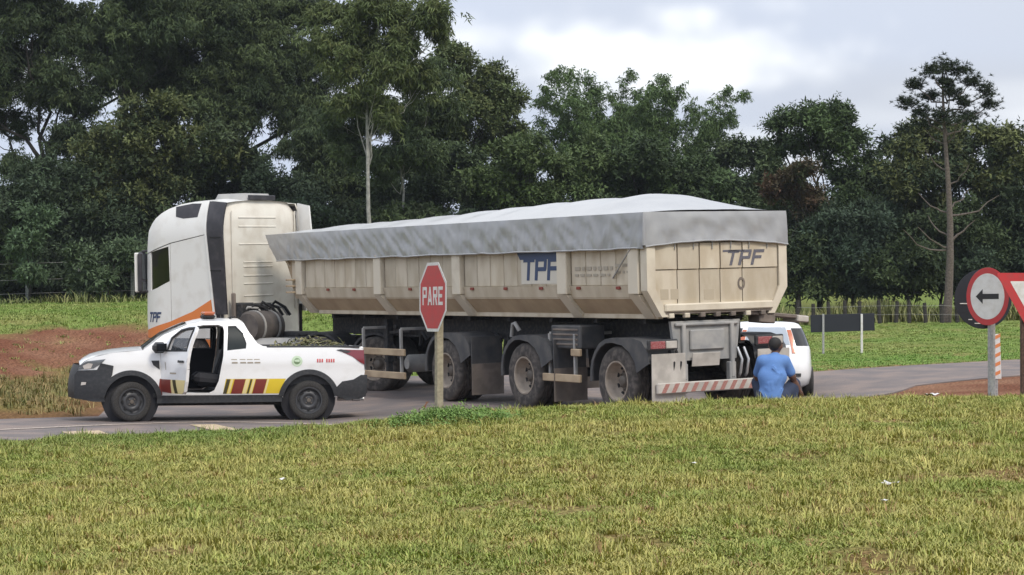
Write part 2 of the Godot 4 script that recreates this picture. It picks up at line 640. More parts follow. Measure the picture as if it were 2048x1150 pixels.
# ---------------------------------------------------------------- shared vehicle pieces
func wheel(parent: Node, at: Vector3, r: float, w: float, rim_r: float, out: float, kind: String, steer := 0.0, dual := false) -> Node3D:
	# axle along local z; out = -1 for the left side (z negative), +1 for the right
	var o := group_part("wheel", parent, Transform3D(Basis(Vector3.UP, steer), at))
	var flip := Transform3D(Basis(Vector3.RIGHT, 0.0 if out > 0 else PI), Vector3.ZERO)
	var h := w * 0.5
	var st := begin()
	var prof := [Vector2(rim_r, -h * 0.86), Vector2(rim_r + 0.02, -h), Vector2(r * 0.86, -h), Vector2(r * 0.965, -h * 0.86), Vector2(r, -h * 0.62)]
	for g in [-0.35, 0.0, 0.35]:   # tread grooves
		prof.append_array([Vector2(r, (g - 0.05) * h), Vector2(r - 0.012, (g - 0.04) * h), Vector2(r - 0.012, (g + 0.04) * h), Vector2(r, (g + 0.05) * h)])
	prof.append_array([Vector2(r, h * 0.62), Vector2(r * 0.965, h * 0.86), Vector2(r * 0.9, h * 0.97), Vector2(r * 0.86, h), Vector2(rim_r + 0.05, h * 1.02), Vector2(rim_r + 0.02, h), Vector2(rim_r, h * 0.86)])
	lathe(st, prof, flip, 40)
	part("tyre", st, mats["truck_tyre"] if kind != "car" else mats["car_tyre"], o)
	if dual:
		st = begin()
		lathe(st, prof, Transform3D(flip.basis, Vector3(0, 0, -out * (w + 0.045))), 32)
		part("inner_tyre", st, mats["truck_tyre"], o)
	st = begin()
	if kind == "truck":       # deep-dished steel rim with hand holes
		lathe(st, [Vector2(rim_r + 0.012, h * 0.98), Vector2(rim_r + 0.012, h * 1.03), Vector2(rim_r - 0.012, h * 1.03), Vector2(rim_r - 0.03, h * 0.75), Vector2(rim_r - 0.045, h * 0.1), Vector2(rim_r * 0.72, -h * 0.22), Vector2(rim_r * 0.5, -h * 0.3), Vector2(rim_r * 0.2, -h * 0.3), Vector2(0, -h * 0.3)], flip, 36)
		part("rim", st, mats["truck_rim"], o)
		for k in 8:
			var a := TAU * (k + 0.5) / 8
			st = begin()
			lathe(st, [Vector2(0.0, 0.006), Vector2(0.036, 0.006), Vector2(0.036, -0.01)], flip * Transform3D(Basis(), Vector3(cos(a) * rim_r * 0.72, sin(a) * rim_r * 0.72, -h * 0.2)), 10, false)
			part("hand_hole", st, mats["black_rubber"], o)
		st = begin()
		lathe(st, [Vector2(0, h * 0.35), Vector2(0.06, h * 0.35), Vector2(0.085, h * 0.2), Vector2(0.1, -h * 0.28), Vector2(rim_r * 0.55, -h * 0.29)], flip, 20)
		for k in 10:
			var a := TAU * k / 10
			lathe(st, [Vector2(0, 0.03), Vector2(0.015, 0.03), Vector2(0.017, 0.0)], flip * Transform3D(Basis(), Vector3(cos(a) * rim_r * 0.5, sin(a) * rim_r * 0.5, -h * 0.3)), 6, false)
		part("hub", st, mats["hub_metal"], o)
	elif kind == "steer":     # convex front rim
		lathe(st, [Vector2(rim_r + 0.012, h * 0.98), Vector2(rim_r - 0.012, h * 1.03), Vector2(rim_r - 0.04, h * 0.7), Vector2(rim_r * 0.62, h * 0.95), Vector2(rim_r * 0.4, h * 1.05), Vector2(0.0, h * 1.1)], flip, 32)
		part("rim", st, mats["truck_rim"], o)
	else:                     # black pressed-steel car rim
		lathe(st, [Vector2(rim_r + 0.012, h * 0.98), Vector2(rim_r + 0.008, h * 1.04), Vector2(rim_r - 0.01, h * 1.02), Vector2(rim_r - 0.025, h * 0.55), Vector2(rim_r * 0.78, h * 0.5), Vector2(rim_r * 0.62, h * 0.8), Vector2(rim_r * 0.45, h * 0.78), Vector2(rim_r * 0.36, h * 0.55), Vector2(rim_r * 0.2, h * 0.6), Vector2(0.0, h * 0.62)], flip, 32)
		part("rim", st, mats["car_rim"], o)
		for k in 8:
			var a := TAU * k / 8
			st = begin()
			lathe(st, [Vector2(0.0, 0.004), Vector2(0.022, 0.004), Vector2(0.024, -0.01)], flip * Transform3D(Basis(), Vector3(cos(a) * rim_r * 0.7, sin(a) * rim_r * 0.7, h * 0.7)), 10, false)
			part("hand_hole", st, mats["black_rubber"], o)
		st = begin()
		lathe(st, [Vector2(0.0, h * 0.8), Vector2(0.03, h * 0.78), Vector2(0.034, h * 0.55)], flip, 16)
		for k in 4:
			var a := TAU * (k + 0.5) / 4
			lathe(st, [Vector2(0, 0.02), Vector2(0.011, 0.02), Vector2(0.012, 0.0)], flip * Transform3D(Basis(), Vector3(cos(a) * 0.055, sin(a) * 0.055, h * 0.58)), 6, false)
		part("hub", st, mats["hub_metal"], o)
	return o

# block letters: strokes on a 1 x 1 box, each a convex outline
const GLYPHS := {
	"T": [[0, 0.8, 1, 0.8, 1, 1, 0, 1], [0.38, 0, 0.62, 0, 0.62, 0.8, 0.38, 0.8]],
	"P": [[0, 0, 0.25, 0, 0.25, 1, 0, 1], [0.25, 0.82, 0.8, 0.82, 0.95, 1, 0.25, 1], [0.25, 0.4, 0.95, 0.4, 0.8, 0.58, 0.25, 0.58], [0.76, 0.58, 0.95, 0.4, 1, 0.5, 1, 0.9, 0.95, 1, 0.76, 0.82]],
	"F": [[0, 0, 0.25, 0, 0.25, 1, 0, 1], [0.25, 0.8, 1, 0.8, 1, 1, 0.25, 1], [0.25, 0.42, 0.85, 0.42, 0.85, 0.61, 0.25, 0.61]],
	"A": [[0, 0, 0.24, 0, 0.5, 0.74, 0.5, 1, 0.37, 1], [1, 0, 0.63, 1, 0.5, 1, 0.5, 0.74, 0.76, 0], [0.29, 0.18, 0.71, 0.18, 0.65, 0.36, 0.35, 0.36]],
	"R": [[0, 0, 0.25, 0, 0.25, 1, 0, 1], [0.25, 0.82, 0.8, 0.82, 0.95, 1, 0.25, 1], [0.25, 0.42, 0.95, 0.42, 0.8, 0.6, 0.25, 0.6], [0.76, 0.6, 0.95, 0.42, 1, 0.55, 1, 0.9, 0.95, 1, 0.76, 0.82], [0.45, 0.42, 0.72, 0, 1, 0, 0.72, 0.42]],
	"E": [[0, 0, 0.25, 0, 0.25, 1, 0, 1], [0.25, 0.82, 1, 0.82, 1, 1, 0.25, 1], [0.25, 0.41, 0.85, 0.41, 0.85, 0.6, 0.25, 0.6], [0.25, 0, 1, 0, 1, 0.18, 0.25, 0.18]],
}

func letters(st: SurfaceTool, text: String, w: float, h: float, gap: float, slant: float, xf: Transform3D, depth := 0.003) -> void:
	for i in text.length():
		var x0 := i * (w + gap)
		var k := 0
		for g in GLYPHS[text[i]]:
			var p := v2(g)
			for n in p.size():
				p[n] = Vector2(x0 + p[n].x * w + p[n].y * h * slant, p[n].y * h)
			prism(st, p, 0.0, depth + 0.0004 * k, xf)
			k += 1

func vehicle_materials() -> void:
	textured("truck_tyre", tinted(51, 0.01, lin(0.05, 0.044, 0.04), lin(0.13, 0.11, 0.095), 0.3, 0.8), 1.6, 0.92)
	textured("car_tyre", tinted(52, 0.03, lin(0.022, 0.022, 0.022), lin(0.07, 0.062, 0.055), 0.35, 0.8), 3.0, 0.9)
	textured("truck_rim", tinted(53, 0.01, lin(0.25, 0.205, 0.16), lin(0.36, 0.3, 0.24), 0.2, 0.7), 1.5, 0.7)
	plain("car_rim", lin(0.045, 0.046, 0.05), 0.45)
	plain("hub_metal", lin(0.14, 0.12, 0.1), 0.6, 0.3)
	plain("black_rubber", lin(0.015, 0.015, 0.016), 0.85)
	textured("black_plastic", tinted(54, 0.02, lin(0.022, 0.023, 0.026), lin(0.06, 0.057, 0.055), 0.4, 0.9), 1.1, 0.65)
	textured("fender_plastic", tinted(55, 0.006, lin(0.05, 0.051, 0.055), lin(0.1, 0.094, 0.088), 0.3, 0.85), 0.8, 0.6)
	textured("chassis_black", tinted(56, 0.02, lin(0.016, 0.017, 0.02), lin(0.05, 0.045, 0.04), 0.35, 0.85), 1.0, 0.75)
	for k in 4:
		var v := 1.0 - 0.05 * k
		textured("beige_%d" % k, tinted(60 + k, 0.005, lin(0.61 * v, 0.535 * v, 0.415 * v), lin(0.5 * v, 0.42 * v, 0.305 * v), 0.3, 0.8, 5), 0.5, 0.6).uv1_scale = Vector3(0.9, 0.35, 0.9)
	textured("beige_light", tinted(66, 0.006, lin(0.64, 0.575, 0.46), lin(0.53, 0.46, 0.355), 0.35, 0.85, 5), 0.5, 0.6)
	textured("beige_mud", tinted(67, 0.006, lin(0.48, 0.37, 0.24), lin(0.35, 0.255, 0.165), 0.3, 0.8, 5), 0.5, 0.8)
	textured("dusty_grey", tinted(68, 0.006, lin(0.26, 0.26, 0.255), lin(0.37, 0.355, 0.33), 0.3, 0.75), 0.8, 0.7)
	textured("dusty_flap", tinted(69, 0.006, lin(0.38, 0.35, 0.31), lin(0.52, 0.48, 0.43), 0.3, 0.75), 0.8, 0.85)
	textured("brown_flap", tinted(70, 0.006, lin(0.15, 0.125, 0.105), lin(0.22, 0.18, 0.15), 0.3, 0.75), 0.8, 0.9)
	textured("lamp_red", tinted(73, 0.02, lin(0.26, 0.04, 0.045), lin(0.36, 0.2, 0.18), 0.35, 0.8), 4.0, 0.35)
	plain("lamp_white", lin(0.6, 0.55, 0.5), 0.2, 0.0, 0.6)
	plain("reflector_red", lin(0.22, 0.03, 0.02), 0.3)
	plain("logo_blue", lin(0.03, 0.055, 0.13), 0.5)
	textured("logo_faded", tinted(71, 0.04, lin(0.09, 0.095, 0.13), lin(0.27, 0.22, 0.18), 0.45, 0.9), 3.0, 0.7)
	plain("print_grey", lin(0.38, 0.335, 0.265), 0.7)
	plain("sticker_white", lin(0.6, 0.56, 0.48), 0.5)
	textured("stripe_red", tinted(72, 0.05, lin(0.3, 0.1, 0.085), lin(0.42, 0.26, 0.21), 0.3, 0.8), 3.0, 0.7)
	plain("silver", lin(0.55, 0.55, 0.55), 0.35, 0.7)

# ---------------------------------------------------------------- the dump semitrailer
func make_trailer() -> void:
	var xf := Transform3D(Basis(Vector3.UP, deg_to_rad(121.14)) * Basis(Vector3.RIGHT, deg_to_rad(-1.875)) * Basis(Vector3.BACK, deg_to_rad(0.439)), Vector3(1.98, 0.02, -30.34))
	var t := thing("dump_trailer", "long beige dump semitrailer with ribbed sides under a grey tarpaulin", "trailer", xf)
	var W := 2.55
	var st: SurfaceTool
	var ribs := [0.28, 2.22, 5.51, 8.37, 11.63]
	for side in 2:
		var zf := func(w: float) -> float: return w if side == 0 else W - w
		var dz := -1.0 if side == 0 else 1.0
		# backing wall of the box and the lower hopper slope
		st = begin()
		prism(st, v2([0.06, 1.9, 12.05, 1.9, 12.5, 2.56, 0.06, 2.56]), zf.call(0.1), zf.call(0.13))
		part("side_wall", st, mats["beige_mud"], t)
		st = begin()
		var sl := [Vector2(0.075, 1.76), Vector2(0.31, 1.5)]
		quad(st, Vector3(0.08, sl[0].y, zf.call(sl[0].x)), Vector3(11.95, sl[0].y, zf.call(sl[0].x)), Vector3(11.4, sl[1].y, zf.call(sl[1].x)), Vector3(0.08, sl[1].y, zf.call(sl[1].x)), Vector3(0, -0.5, dz))
		quad(st, Vector3(0.08, sl[0].y, zf.call(sl[0].x + 0.04)), Vector3(11.95, sl[0].y, zf.call(sl[0].x + 0.04)), Vector3(11.4, sl[1].y, zf.call(sl[1].x + 0.04)), Vector3(0.08, sl[1].y, zf.call(sl[1].x + 0.04)), Vector3(0, 0.5, -dz))
		part("hopper_slope", st, mats["beige_mud"], t)
		# horizontal band under the planks
		st = begin()
		prism(st, v2([0.03, 1.94, 0.085, 1.74, 0.13, 1.74, 0.13, 1.94]), 0.06, 12.0, Transform3D(Basis(Vector3(0, 0, -dz), Vector3.UP, Vector3(1, 0, 0)), Vector3(0, 0, zf.call(0.0))))
		part("side_beam", st, mats["beige_1"], t)
		st = begin()
		bar(st, Vector3(0.1, 1.475, zf.call(0.33)), Vector3(11.4, 1.475, zf.call(0.33)), 0.09, 0.07, 0.008)
		part("bottom_rail", st, mats["beige_0"], t)
		st = begin()
		bar(st, Vector3(0.05, 2.54, zf.call(0.08)), Vector3(12.5, 2.54, zf.call(0.08)), 0.12, 0.08, 0.01)
		part("top_rail", st, mats["beige_0"], t)
		# planks between the ribs
		for b in 5:
			var u0: float = ribs[b] + 0.15
			var u1: float = ribs[b + 1] - 0.15 if b < 4 else 12.1
			var n := maxi(1, roundi((u1 - u0) / 0.41))
			for k in n:
				var a := lerpf(u0, u1, float(k) / n) + 0.008
				var c := lerpf(u0, u1, float(k + 1) / n) - 0.008
				st = begin()
				box(st, Vector3((a + c) * 0.5, 2.215, zf.call(0.075 + 0.006 * rng.randf())), Vector3(c - a, 0.55, 0.045), Basis(), 0.01)
				part("side_plank", st, mats["beige_%d" % rng.randi_range(0, 3)], t)
		# ribs: upright above, raked inward below
		for u in ribs:
			st = begin()
			box(st, Vector3(u, 2.17, zf.call(0.025)), Vector3(0.27, 0.72, 0.11), Basis(), 0.012)
			part("rib", st, mats["beige_light"], t)
			st = begin()
			prism(st, v2([-0.025, 1.8, 0.27, 1.455, 0.37, 1.455, 0.37, 1.52, 0.1, 1.8]), u - 0.13, u + 0.13, Transform3D(Basis(Vector3(0, 0, -dz), Vector3.UP, Vector3(1, 0, 0)), Vector3(0, 0, zf.call(0.0))))
			part("rib_foot", st, mats["beige_light"], t)
		# reflectors along the beam
		var u2 := 0.75
		while u2 < 11.8:
			st = begin()
			box(st, Vector3(u2, 1.905, zf.call(0.028)), Vector3(0.11, 0.045, 0.015), Basis(), 0.004)
			part("reflector", st, mats["reflector_red"], t)
			u2 += 1.08
		# chassis beam
		st = begin()
		var zc: float = zf.call(0.78)
		bar(st, Vector3(0.1, 1.24, zc), Vector3(11.8, 1.24, zc), 0.02, 0.38)
		bar(st, Vector3(0.1, 1.435, zc), Vector3(11.8, 1.435, zc), 0.16, 0.024)
		bar(st, Vector3(0.1, 1.045, zc), Vector3(9.6, 1.045, zc), 0.16, 0.024)
		part("chassis_beam", st, mats["chassis_black"], t)
		# hangers and air bags
		for a in [0.86, 3.49, 6.04]:
			st = begin()
			prism(st, v2([a + 0.5, 1.05, a + 0.75, 1.05, a + 0.68, 0.55, a + 0.55, 0.55]), zf.call(0.7), zf.call(0.82))
			bar(st, Vector3(a + 0.62, 0.62, zf.call(0.76)), Vector3(a - 0.4, 0.56, zf.call(0.76)), 0.1, 0.06, 0.01)
			lathe(st, [Vector2(0, 0), Vector2(0.12, 0), Vector2(0.15, 0.1), Vector2(0.12, 0.2), Vector2(0.15, 0.3), Vector2(0.12, 0.42), Vector2(0, 0.42)], Transform3D(Basis(Vector3.RIGHT, -PI / 2), Vector3(a - 0.4, 0.6, zf.call(0.76))), 16)
			part("suspension", st, mats["chassis_black"], t)
	# axles, wheels, fenders, flaps
	for a in [0.86, 3.49, 6.04]:
		st = begin()
		tube(st, [Vector3(a, 0.52, 0.25), Vector3(a, 0.52, W - 0.25)], [0.075, 0.075], 12)
		part("axle", st, mats["chassis_black"], t)
		for side in 2:
			var out := -1.0 if side == 0 else 1.0
			wheel(t, Vector3(a, 0.52, 0.17 if side == 0 else W - 0.17), 0.52, 0.27, 0.292, out, "truck", 0.0, true)
			var z0 := 0.0 if side == 0 else W - 0.62
			var z1 := z0 + 0.62
			var zo := z0 if side == 0 else z1
			st = begin()
			var arc := [Vector2(0.66, 0.5), Vector2(0.655, 0.66), Vector2(0.61, 0.82), Vector2(0.52, 0.96), Vector2(0.4, 1.07), Vector2(0.24, 1.14), Vector2(0.05, 1.165), Vector2(-0.5, 1.165), Vector2(-0.72, 1.12), Vector2(-0.86, 0.98), Vector2(-0.9, 0.8)]
			var inner := [Vector2(0.6, 0.5), Vector2(0.595, 0.66), Vector2(0.56, 0.8), Vector2(0.48, 0.92), Vector2(0.36, 1.02), Vector2(0.22, 1.08), Vector2(0.05, 1.09), Vector2(-0.2, 1.06), Vector2(-0.4, 0.96), Vector2(-0.53, 0.82), Vector2(-0.58, 0.66)]
			for i in arc.size() - 1:
				var p: Vector2 = arc[i] + Vector2(a, 0)
				var q: Vector2 = arc[i + 1] + Vector2(a, 0)
				var n0 := Vector3(arc[i].x, arc[i].y - 0.5, 0).normalized()
				var n1 := Vector3(arc[i + 1].x, arc[i + 1].y - 0.5, 0).normalized()
				tri(st, Vector3(p.x, p.y, z0), Vector3(q.x, q.y, z0), Vector3(q.x, q.y, z1), n0, n1, n1)
				tri(st, Vector3(p.x, p.y, z0), Vector3(q.x, q.y, z1), Vector3(p.x, p.y, z1), n0, n1, n0)
				var pi: Vector2 = inner[i] + Vector2(a, 0)
				var qi: Vector2 = inner[i + 1] + Vector2(a, 0)
				quad(st, Vector3(p.x, p.y, zo), Vector3(q.x, q.y, zo), Vector3(qi.x, qi.y, zo), Vector3(pi.x, pi.y, zo), Vector3(0, 0, out))
				quad(st, Vector3(pi.x, pi.y, zo), Vector3(qi.x, qi.y, zo), Vector3(qi.x, qi.y, zo - out * 0.03), Vector3(pi.x, pi.y, zo - out * 0.03), Vector3(0, -1, 0))
			part("fender", st, mats["fender_plastic"], t)
			st = begin()
			if a > 1.0:
				box(st, Vector3(a - 0.93, 0.86, (z0 + z1) * 0.5), Vector3(0.02, 0.5, 0.6), Basis(), 0.004)
				part("mudflap_hanger", st, mats["fender_plastic"], t)
				st = begin()
				box(st, Vector3(a - 0.945, 0.4, (z0 + z1) * 0.5), Vector3(0.012, 0.52, 0.62), Basis(Vector3.BACK, 0.03), 0.003)
				part("mudflap", st, mats["brown_flap"], t)
			else:
				box(st, Vector3(a - 0.95, 0.57, (z0 + z1) * 0.5), Vector3(0.014, 0.74, 0.6), Basis(Vector3.BACK, 0.02), 0.003)
				part("mudflap", st, mats["dusty_flap"], t)
	# load floor and front wall
	st = begin()
	box(st, Vector3(5.8, 1.52, W * 0.5), Vector3(11.3, 0.03, 1.9))
	part("floor", st, mats["beige_mud"], t)
	for k in 9:
		st = begin()
		box(st, Vector3(0.6 + 1.3 * k, 1.4, W * 0.5), Vector3(0.09, 0.08, 1.8), Basis(), 0.008)
		part("floor_beam", st, mats["chassis_black"], t)
	st = begin()
	quad(st, Vector3(12.52, 2.56, 0.05), Vector3(12.52, 2.56, W - 0.05), Vector3(11.42, 1.46, W - 0.32), Vector3(11.42, 1.46, 0.32), Vector3(1, -0.5, 0))
	quad(st, Vector3(12.42, 2.56, 0.05), Vector3(12.42, 2.56, W - 0.05), Vector3(11.36, 1.5, W - 0.32), Vector3(11.36, 1.5, 0.32), Vector3(-1, 0.5, 0))
	quad(st, Vector3(12.42, 2.56, 0.05), Vector3(12.52, 2.56, 0.05), Vector3(11.42, 1.46, 0.32), Vector3(11.36, 1.5, 0.32), Vector3(0, 0, -1))
	part("front_wall", st, mats["beige_0"], t)
	# steps hung on the front corner
	for y in [2.1, 1.98, 1.86]:
		st = begin()
		box(st, Vector3(11.93, y, -0.02), Vector3(0.3, 0.035, 0.14), Basis(), 0.006)
		part("step", st, mats["beige_mud"], t)
	# rear corner posts, tailgate
	for side in 2:
		var dz := -1.0 if side == 0 else 1.0
		var zr := 0.0 if side == 0 else W
		st = begin()
		prism(st, v2([-0.01, 2.56, -0.01, 1.86, 0.24, 1.47, 0.36, 1.47, 0.14, 1.88, 0.14, 2.56]), -0.06, 0.1, Transform3D(Basis(Vector3(0, 0, -dz), Vector3.UP, Vector3(1, 0, 0)), Vector3(0, 0, zr)))
		part("corner_post", st, mats["beige_light"], t)
	var gate := group_part("tailgate", t)
	var cuts := [0.145, 0.55, 0.95, 1.33, 1.74, 2.405]
	for k in 5:
		st = begin()
		prism(st, v2([cuts[k] + 0.012, 2.165, cuts[k + 1] - 0.012, 2.165, cuts[k + 1] - 0.012, 2.54, cuts[k] + 0.012, 2.54]), 0.0, -0.03, Transform3D(Basis(Vector3(0, 0, 1), Vector3.UP, Vector3(1, 0, 0)), Vector3(-0.005, 0, 0)))
		part("gate_plank", st, mats["beige_%d" % [2, 3, 0, 2, 1][k]], gate)
		var lo0 := 0.0
		st = begin()
		var b0: float = cuts[k] + 0.008 + (0.12 if k == 0 else 0.0)
		var b1: float = cuts[k + 1] - 0.008 - (0.12 if k == 4 else 0.0)
		prism(st, v2([b0, 1.62, b1, 1.62, cuts[k + 1] - 0.008, 1.88, cuts[k + 1] - 0.008, 2.15, cuts[k] + 0.008, 2.15, cuts[k] + 0.008, 1.88]), 0.0, -0.02, Transform3D(Basis(Vector3(0, 0, 1), Vector3.UP, Vector3(1, 0, 0)), Vector3(0.0, 0, 0)))
		part("gate_panel", st, mats["beige_%d" % [1, 3, 3, 2, 3][k]], gate)
	st = begin()
	prism(st, v2([0.14, 2.56, 0.14, 1.87, 0.34, 1.55, 2.21, 1.55, 2.41, 1.87, 2.41, 2.56]), 0.02, 0.045, Transform3D(Basis(Vector3(0, 0, 1), Vector3.UP, Vector3(1, 0, 0)), Vector3.ZERO))
	part("gate_back", st, mats["beige_mud"], gate)
	st = begin()
	bar(st, Vector3(-0.045, 1.6, 0.28), Vector3(-0.045, 1.6, 2.27), 0.1, 0.12, 0.02)
	part("gate_lip", st, mats["beige_light"], gate)
	st = begin()
	bar(st, Vector3(-0.03, 1.52, 0.3), Vector3(-0.03, 1.52, 2.25), 0.07, 0.03, 0.006)
	part("gate_seal", st, mats["brown_flap"], gate)
	for k in 7:
		st = begin()
		box(st, Vector3(-0.05, 1.485, 0.4 + 0.28 * k), Vector3(0.08, 0.07, 0.09), Basis(), 0.01)
		part("gate_latch", st, mats["beige_light"] if k in [0, 1, 5] else mats["brown_flap"], gate)
	st = begin()
	letters(st, "TPF", 0.2, 0.23, 0.035, 0.3, Transform3D(Basis(Vector3(0, 0, 1), Vector3.UP, Vector3(-1, 0, 0)), Vector3(-0.037, 2.2, 1.42)))
	bar(st, Vector3(-0.0385, 2.415, 1.38), Vector3(-0.0385, 2.415, 1.8), 0.003, 0.03)
	part("logo", st, mats["logo_faded"], gate, "faded blue TPF lettering on the tailgate")
	st = begin()
	lathe(st, [Vector2(0.05, 0.0), Vector2(0.05, 0.006), Vector2(0.085, 0.006), Vector2(0.085, 0.0)], Transform3D(Basis(Vector3.UP, -PI / 2).scaled_local(Vector3(0.8, 1.1, 1)), Vector3(-0.021, 1.93, 1.72)), 24, false)
	part("tow_ring", st, mats["brown_flap"], gate)
	for q in [[0.32, 1.8, 0.07], [0.5, 1.8, 0.07], [1.12, 1.78, 0.09]]:
		st = begin()
		box(st, Vector3(-0.0215, q[1], q[0]), Vector3(0.003, 0.15, q[2] * 2.0), Basis())
		part("worn_sticker", st, plain("sticker_worn", lin(0.43, 0.365, 0.27), 0.7), gate)
	# logo and print on the side
	st = begin()
	box(st, Vector3(2.95, 2.21, 0.048), Vector3(1.14, 0.47, 0.003))
	part("logo_plate", st, mats["sticker_white"], t, "white panel behind the blue TPF lettering")
	st = begin()
	letters(st, "TPF", 0.335, 0.36, 0.03, 0.12, Transform3D(Basis(Vector3(-1, 0, 0), Vector3.UP, Vector3(0, 0, -1)), Vector3(3.48, 2.03, 0.0455)))
	prism(st, v2([-0.06, 0.33, 1.1, 0.33, 1.14, 0.45, -0.16, 0.45]), 0.0, 0.005, Transform3D(Basis(Vector3(-1, 0, 0), Vector3.UP, Vector3(0, 0, -1)), Vector3(3.48, 2.03, 0.0455)))
	part("logo", st, mats["logo_blue"], t, "dark blue TPF lettering on the trailer side")
	var rp := RandomNumberGenerator.new()
	rp.seed = 4
	for row in [[2.2, 0.055, 1.95, 0.95], [2.1, 0.035, 1.95, 0.95], [2.24, 0.045, 0.85, 0.5], [2.14, 0.035, 0.85, 0.5]]:
		var u: float = row[2]
		while u > row[3]:
			var w := rp.randf_range(0.05, 0.16)
			st = begin()
			box(st, Vector3(u - w * 0.5, row[0], 0.049), Vector3(w, row[1], 0.003))
			part("worn_print", st, mats["print_grey"], t)
			u -= w + 0.05
	# tie rope on the rear corner
	st = begin()
	tube(st, [Vector3(0.28, 2.5, -0.035), Vector3(0.55, 2.3, -0.01), Vector3(0.9, 2.05, 0.04)], [0.012, 0.012, 0.012], 6)
	part("tie_rope", st, mats["dusty_grey"], t)
	# side guards
	for g in [[7.5, 9.3, [0.79, 0.38]], [1.84, 2.91, [0.92, 0.52]]]:
		for y in g[2]:
			st = begin()
			if y > 0.9:
				for q in [[1.82, 2.08], [2.66, 2.93]]:
					bar(st, Vector3(q[0], y, 0.04), Vector3(q[1], y, 0.04), 0.05, 0.11, 0.01)
			else:
				bar(st, Vector3(g[0], y, 0.04), Vector3(g[1], y, 0.04), 0.05, 0.12, 0.01)
			part("side_guard_rail", st, mats["beige_mud"], t)
		for u in [g[0] + 0.2, g[1] - 0.15]:
			st = begin()
			bar(st, Vector3(u, g[2][1], 0.08), Vector3(u, 1.2, 0.08), 0.05, 0.05, 0.006)
			bar(st, Vector3(u, 1.2, 0.08), Vector3(u, 1.2, 0.75), 0.05, 0.05, 0.006)
			part("side_guard_post", st, mats["dusty_grey"], t)
	# battery box with louvres
	st = begin()
	box(st, Vector3(2.3, 1.15, 0.3), Vector3(0.85, 0.36, 0.45), Basis(), 0.02)
	part("tool_box", st, mats["fender_plastic"], t)
	for k in 4:
		st = begin()
		box(st, Vector3(2.3, 1.04 + 0.075 * k, 0.07), Vector3(0.7, 0.03, 0.02), Basis(), 0.005)
		part("louvre", st, mats["brown_flap"], t)
	# air tank, landing gear, spare dark gear between the beams
	st = begin()
	tube(st, [Vector3(7.15, 0.68, 0.35), Vector3(7.15, 0.68, 0.4), Vector3(7.15, 0.68, 1.2), Vector3(7.15, 0.68, 1.25)], [0.1, 0.15, 0.15, 0.1], 20)
	part("air_tank", st, mats["brown_flap"], t)
	st = begin()
	tube(st, [Vector3(8.2, 0.56, 0.45), Vector3(8.2, 0.56, 0.5), Vector3(8.2, 0.56, 1.3)], [0.1, 0.16, 0.16], 20)
	part("air_tank", st, mats["dusty_grey"], t)
	for z in [0.6, W - 0.6]:
		st = begin()
		box(st, Vector3(9.15, 0.95, z), Vector3(0.13, 0.8, 0.13), Basis(), 0.01)
		box(st, Vector3(9.15, 0.42, z), Vector3(0.1, 0.3, 0.1), Basis(), 0.01)
		box(st, Vector3(9.15, 0.27, z), Vector3(0.28, 0.03, 0.26), Basis(), 0.006)
		bar(st, Vector3(9.1, 1.1, z), Vector3(8.4, 1.15, z + 0.05), 0.05, 0.05)
		part("landing_leg", st, mats["chassis_black"], t)
	st = begin()
	lathe(st, [Vector2(0, 0), Vector2(0.18, 0), Vector2(0.18, 0.5), Vector2(0.15, 0.5), Vector2(0.15, 0.9), Vector2(0, 0.9)], Transform3D(Basis(Vector3.UP, PI / 2), Vector3(10.7, 1.2, W * 0.5)), 20)
	part("hoist_cylinder", st, mats["dusty_grey"], t)
	for q in [[4.6, 0.95, 0.5], [5.1, 1.0, 0.6], [7.6, 1.0, 0.55], [3.95, 1.22, 0.25]]:
		st = begin()
		tube(st, [Vector3(q[0], q[1], q[2]), Vector3(q[0] + 0.05, q[1] + 0.12, q[2] - 0.05), Vector3(q[0] + 0.2, q[1] + 0.1, q[2]), Vector3(q[0] + 0.25, q[1] - 0.1, q[2])], [0.035, 0.035, 0.035, 0.035], 8)
		part("air_hose", st, mats["dusty_grey"] if q[0] < 4.0 else mats["black_rubber"], t)
	# rear end of the chassis
	st = begin()
	prism(st, v2([0.42, 1.4, 0.5, 0.82, 1.6, 0.82, 1.68, 1.4]), 0.0, 0.06, Transform3D(Basis(Vector3(0, 0, 1), Vector3.UP, Vector3(1, 0, 0)), Vector3(-0.02, 0, 0)))
	box(st, Vector3(-0.04, 1.12, 1.05), Vector3(0.05, 0.3, 0.62), Basis(), 0.015)
	box(st, Vector3(-0.04, 1.35, 1.05), Vector3(0.06, 0.05, 1.15), Basis(), 0.015)
	part("rear_crossmember", st, mats["dusty_grey"], t)
	for z in [0.62, 1.5]:
		st = begin()
		box(st, Vector3(-0.05, 0.95, z), Vector3(0.06, 0.82, 0.07), Basis(), 0.012)
		box(st, Vector3(-0.02, 0.6, z), Vector3(0.1, 0.35, 0.12), Basis(), 0.012)
		part("bumper_bracket", st, mats["dusty_grey"], t)
	for q in [[0.38, 0.62, 0.74], [1.62, 1.85, 0.9]]:
		st = begin()
		for k in 2:
			var z: float = q[0] + 0.12 * k
			tube(st, [Vector3(-0.02, 0.98, z), Vector3(-0.09, 0.8, z + 0.03), Vector3(-0.07, 0.6, z + 0.01), Vector3(0.02, 0.55, z + 0.05)], [0.022, 0.022, 0.022, 0.022], 8)
		part("air_hose", st, mats["silver"] if q[0] > 1.0 else mats["black_rubber"], t)
	st = begin()
	box(st, Vector3(-0.075, 0.83, 1.0), Vector3(0.015, 0.2, 0.5), Basis(Vector3.BACK, 0.18), 0.004)
	part("plate", st, mats["dusty_flap"], t, "dusty number plate below the rear crossmember")
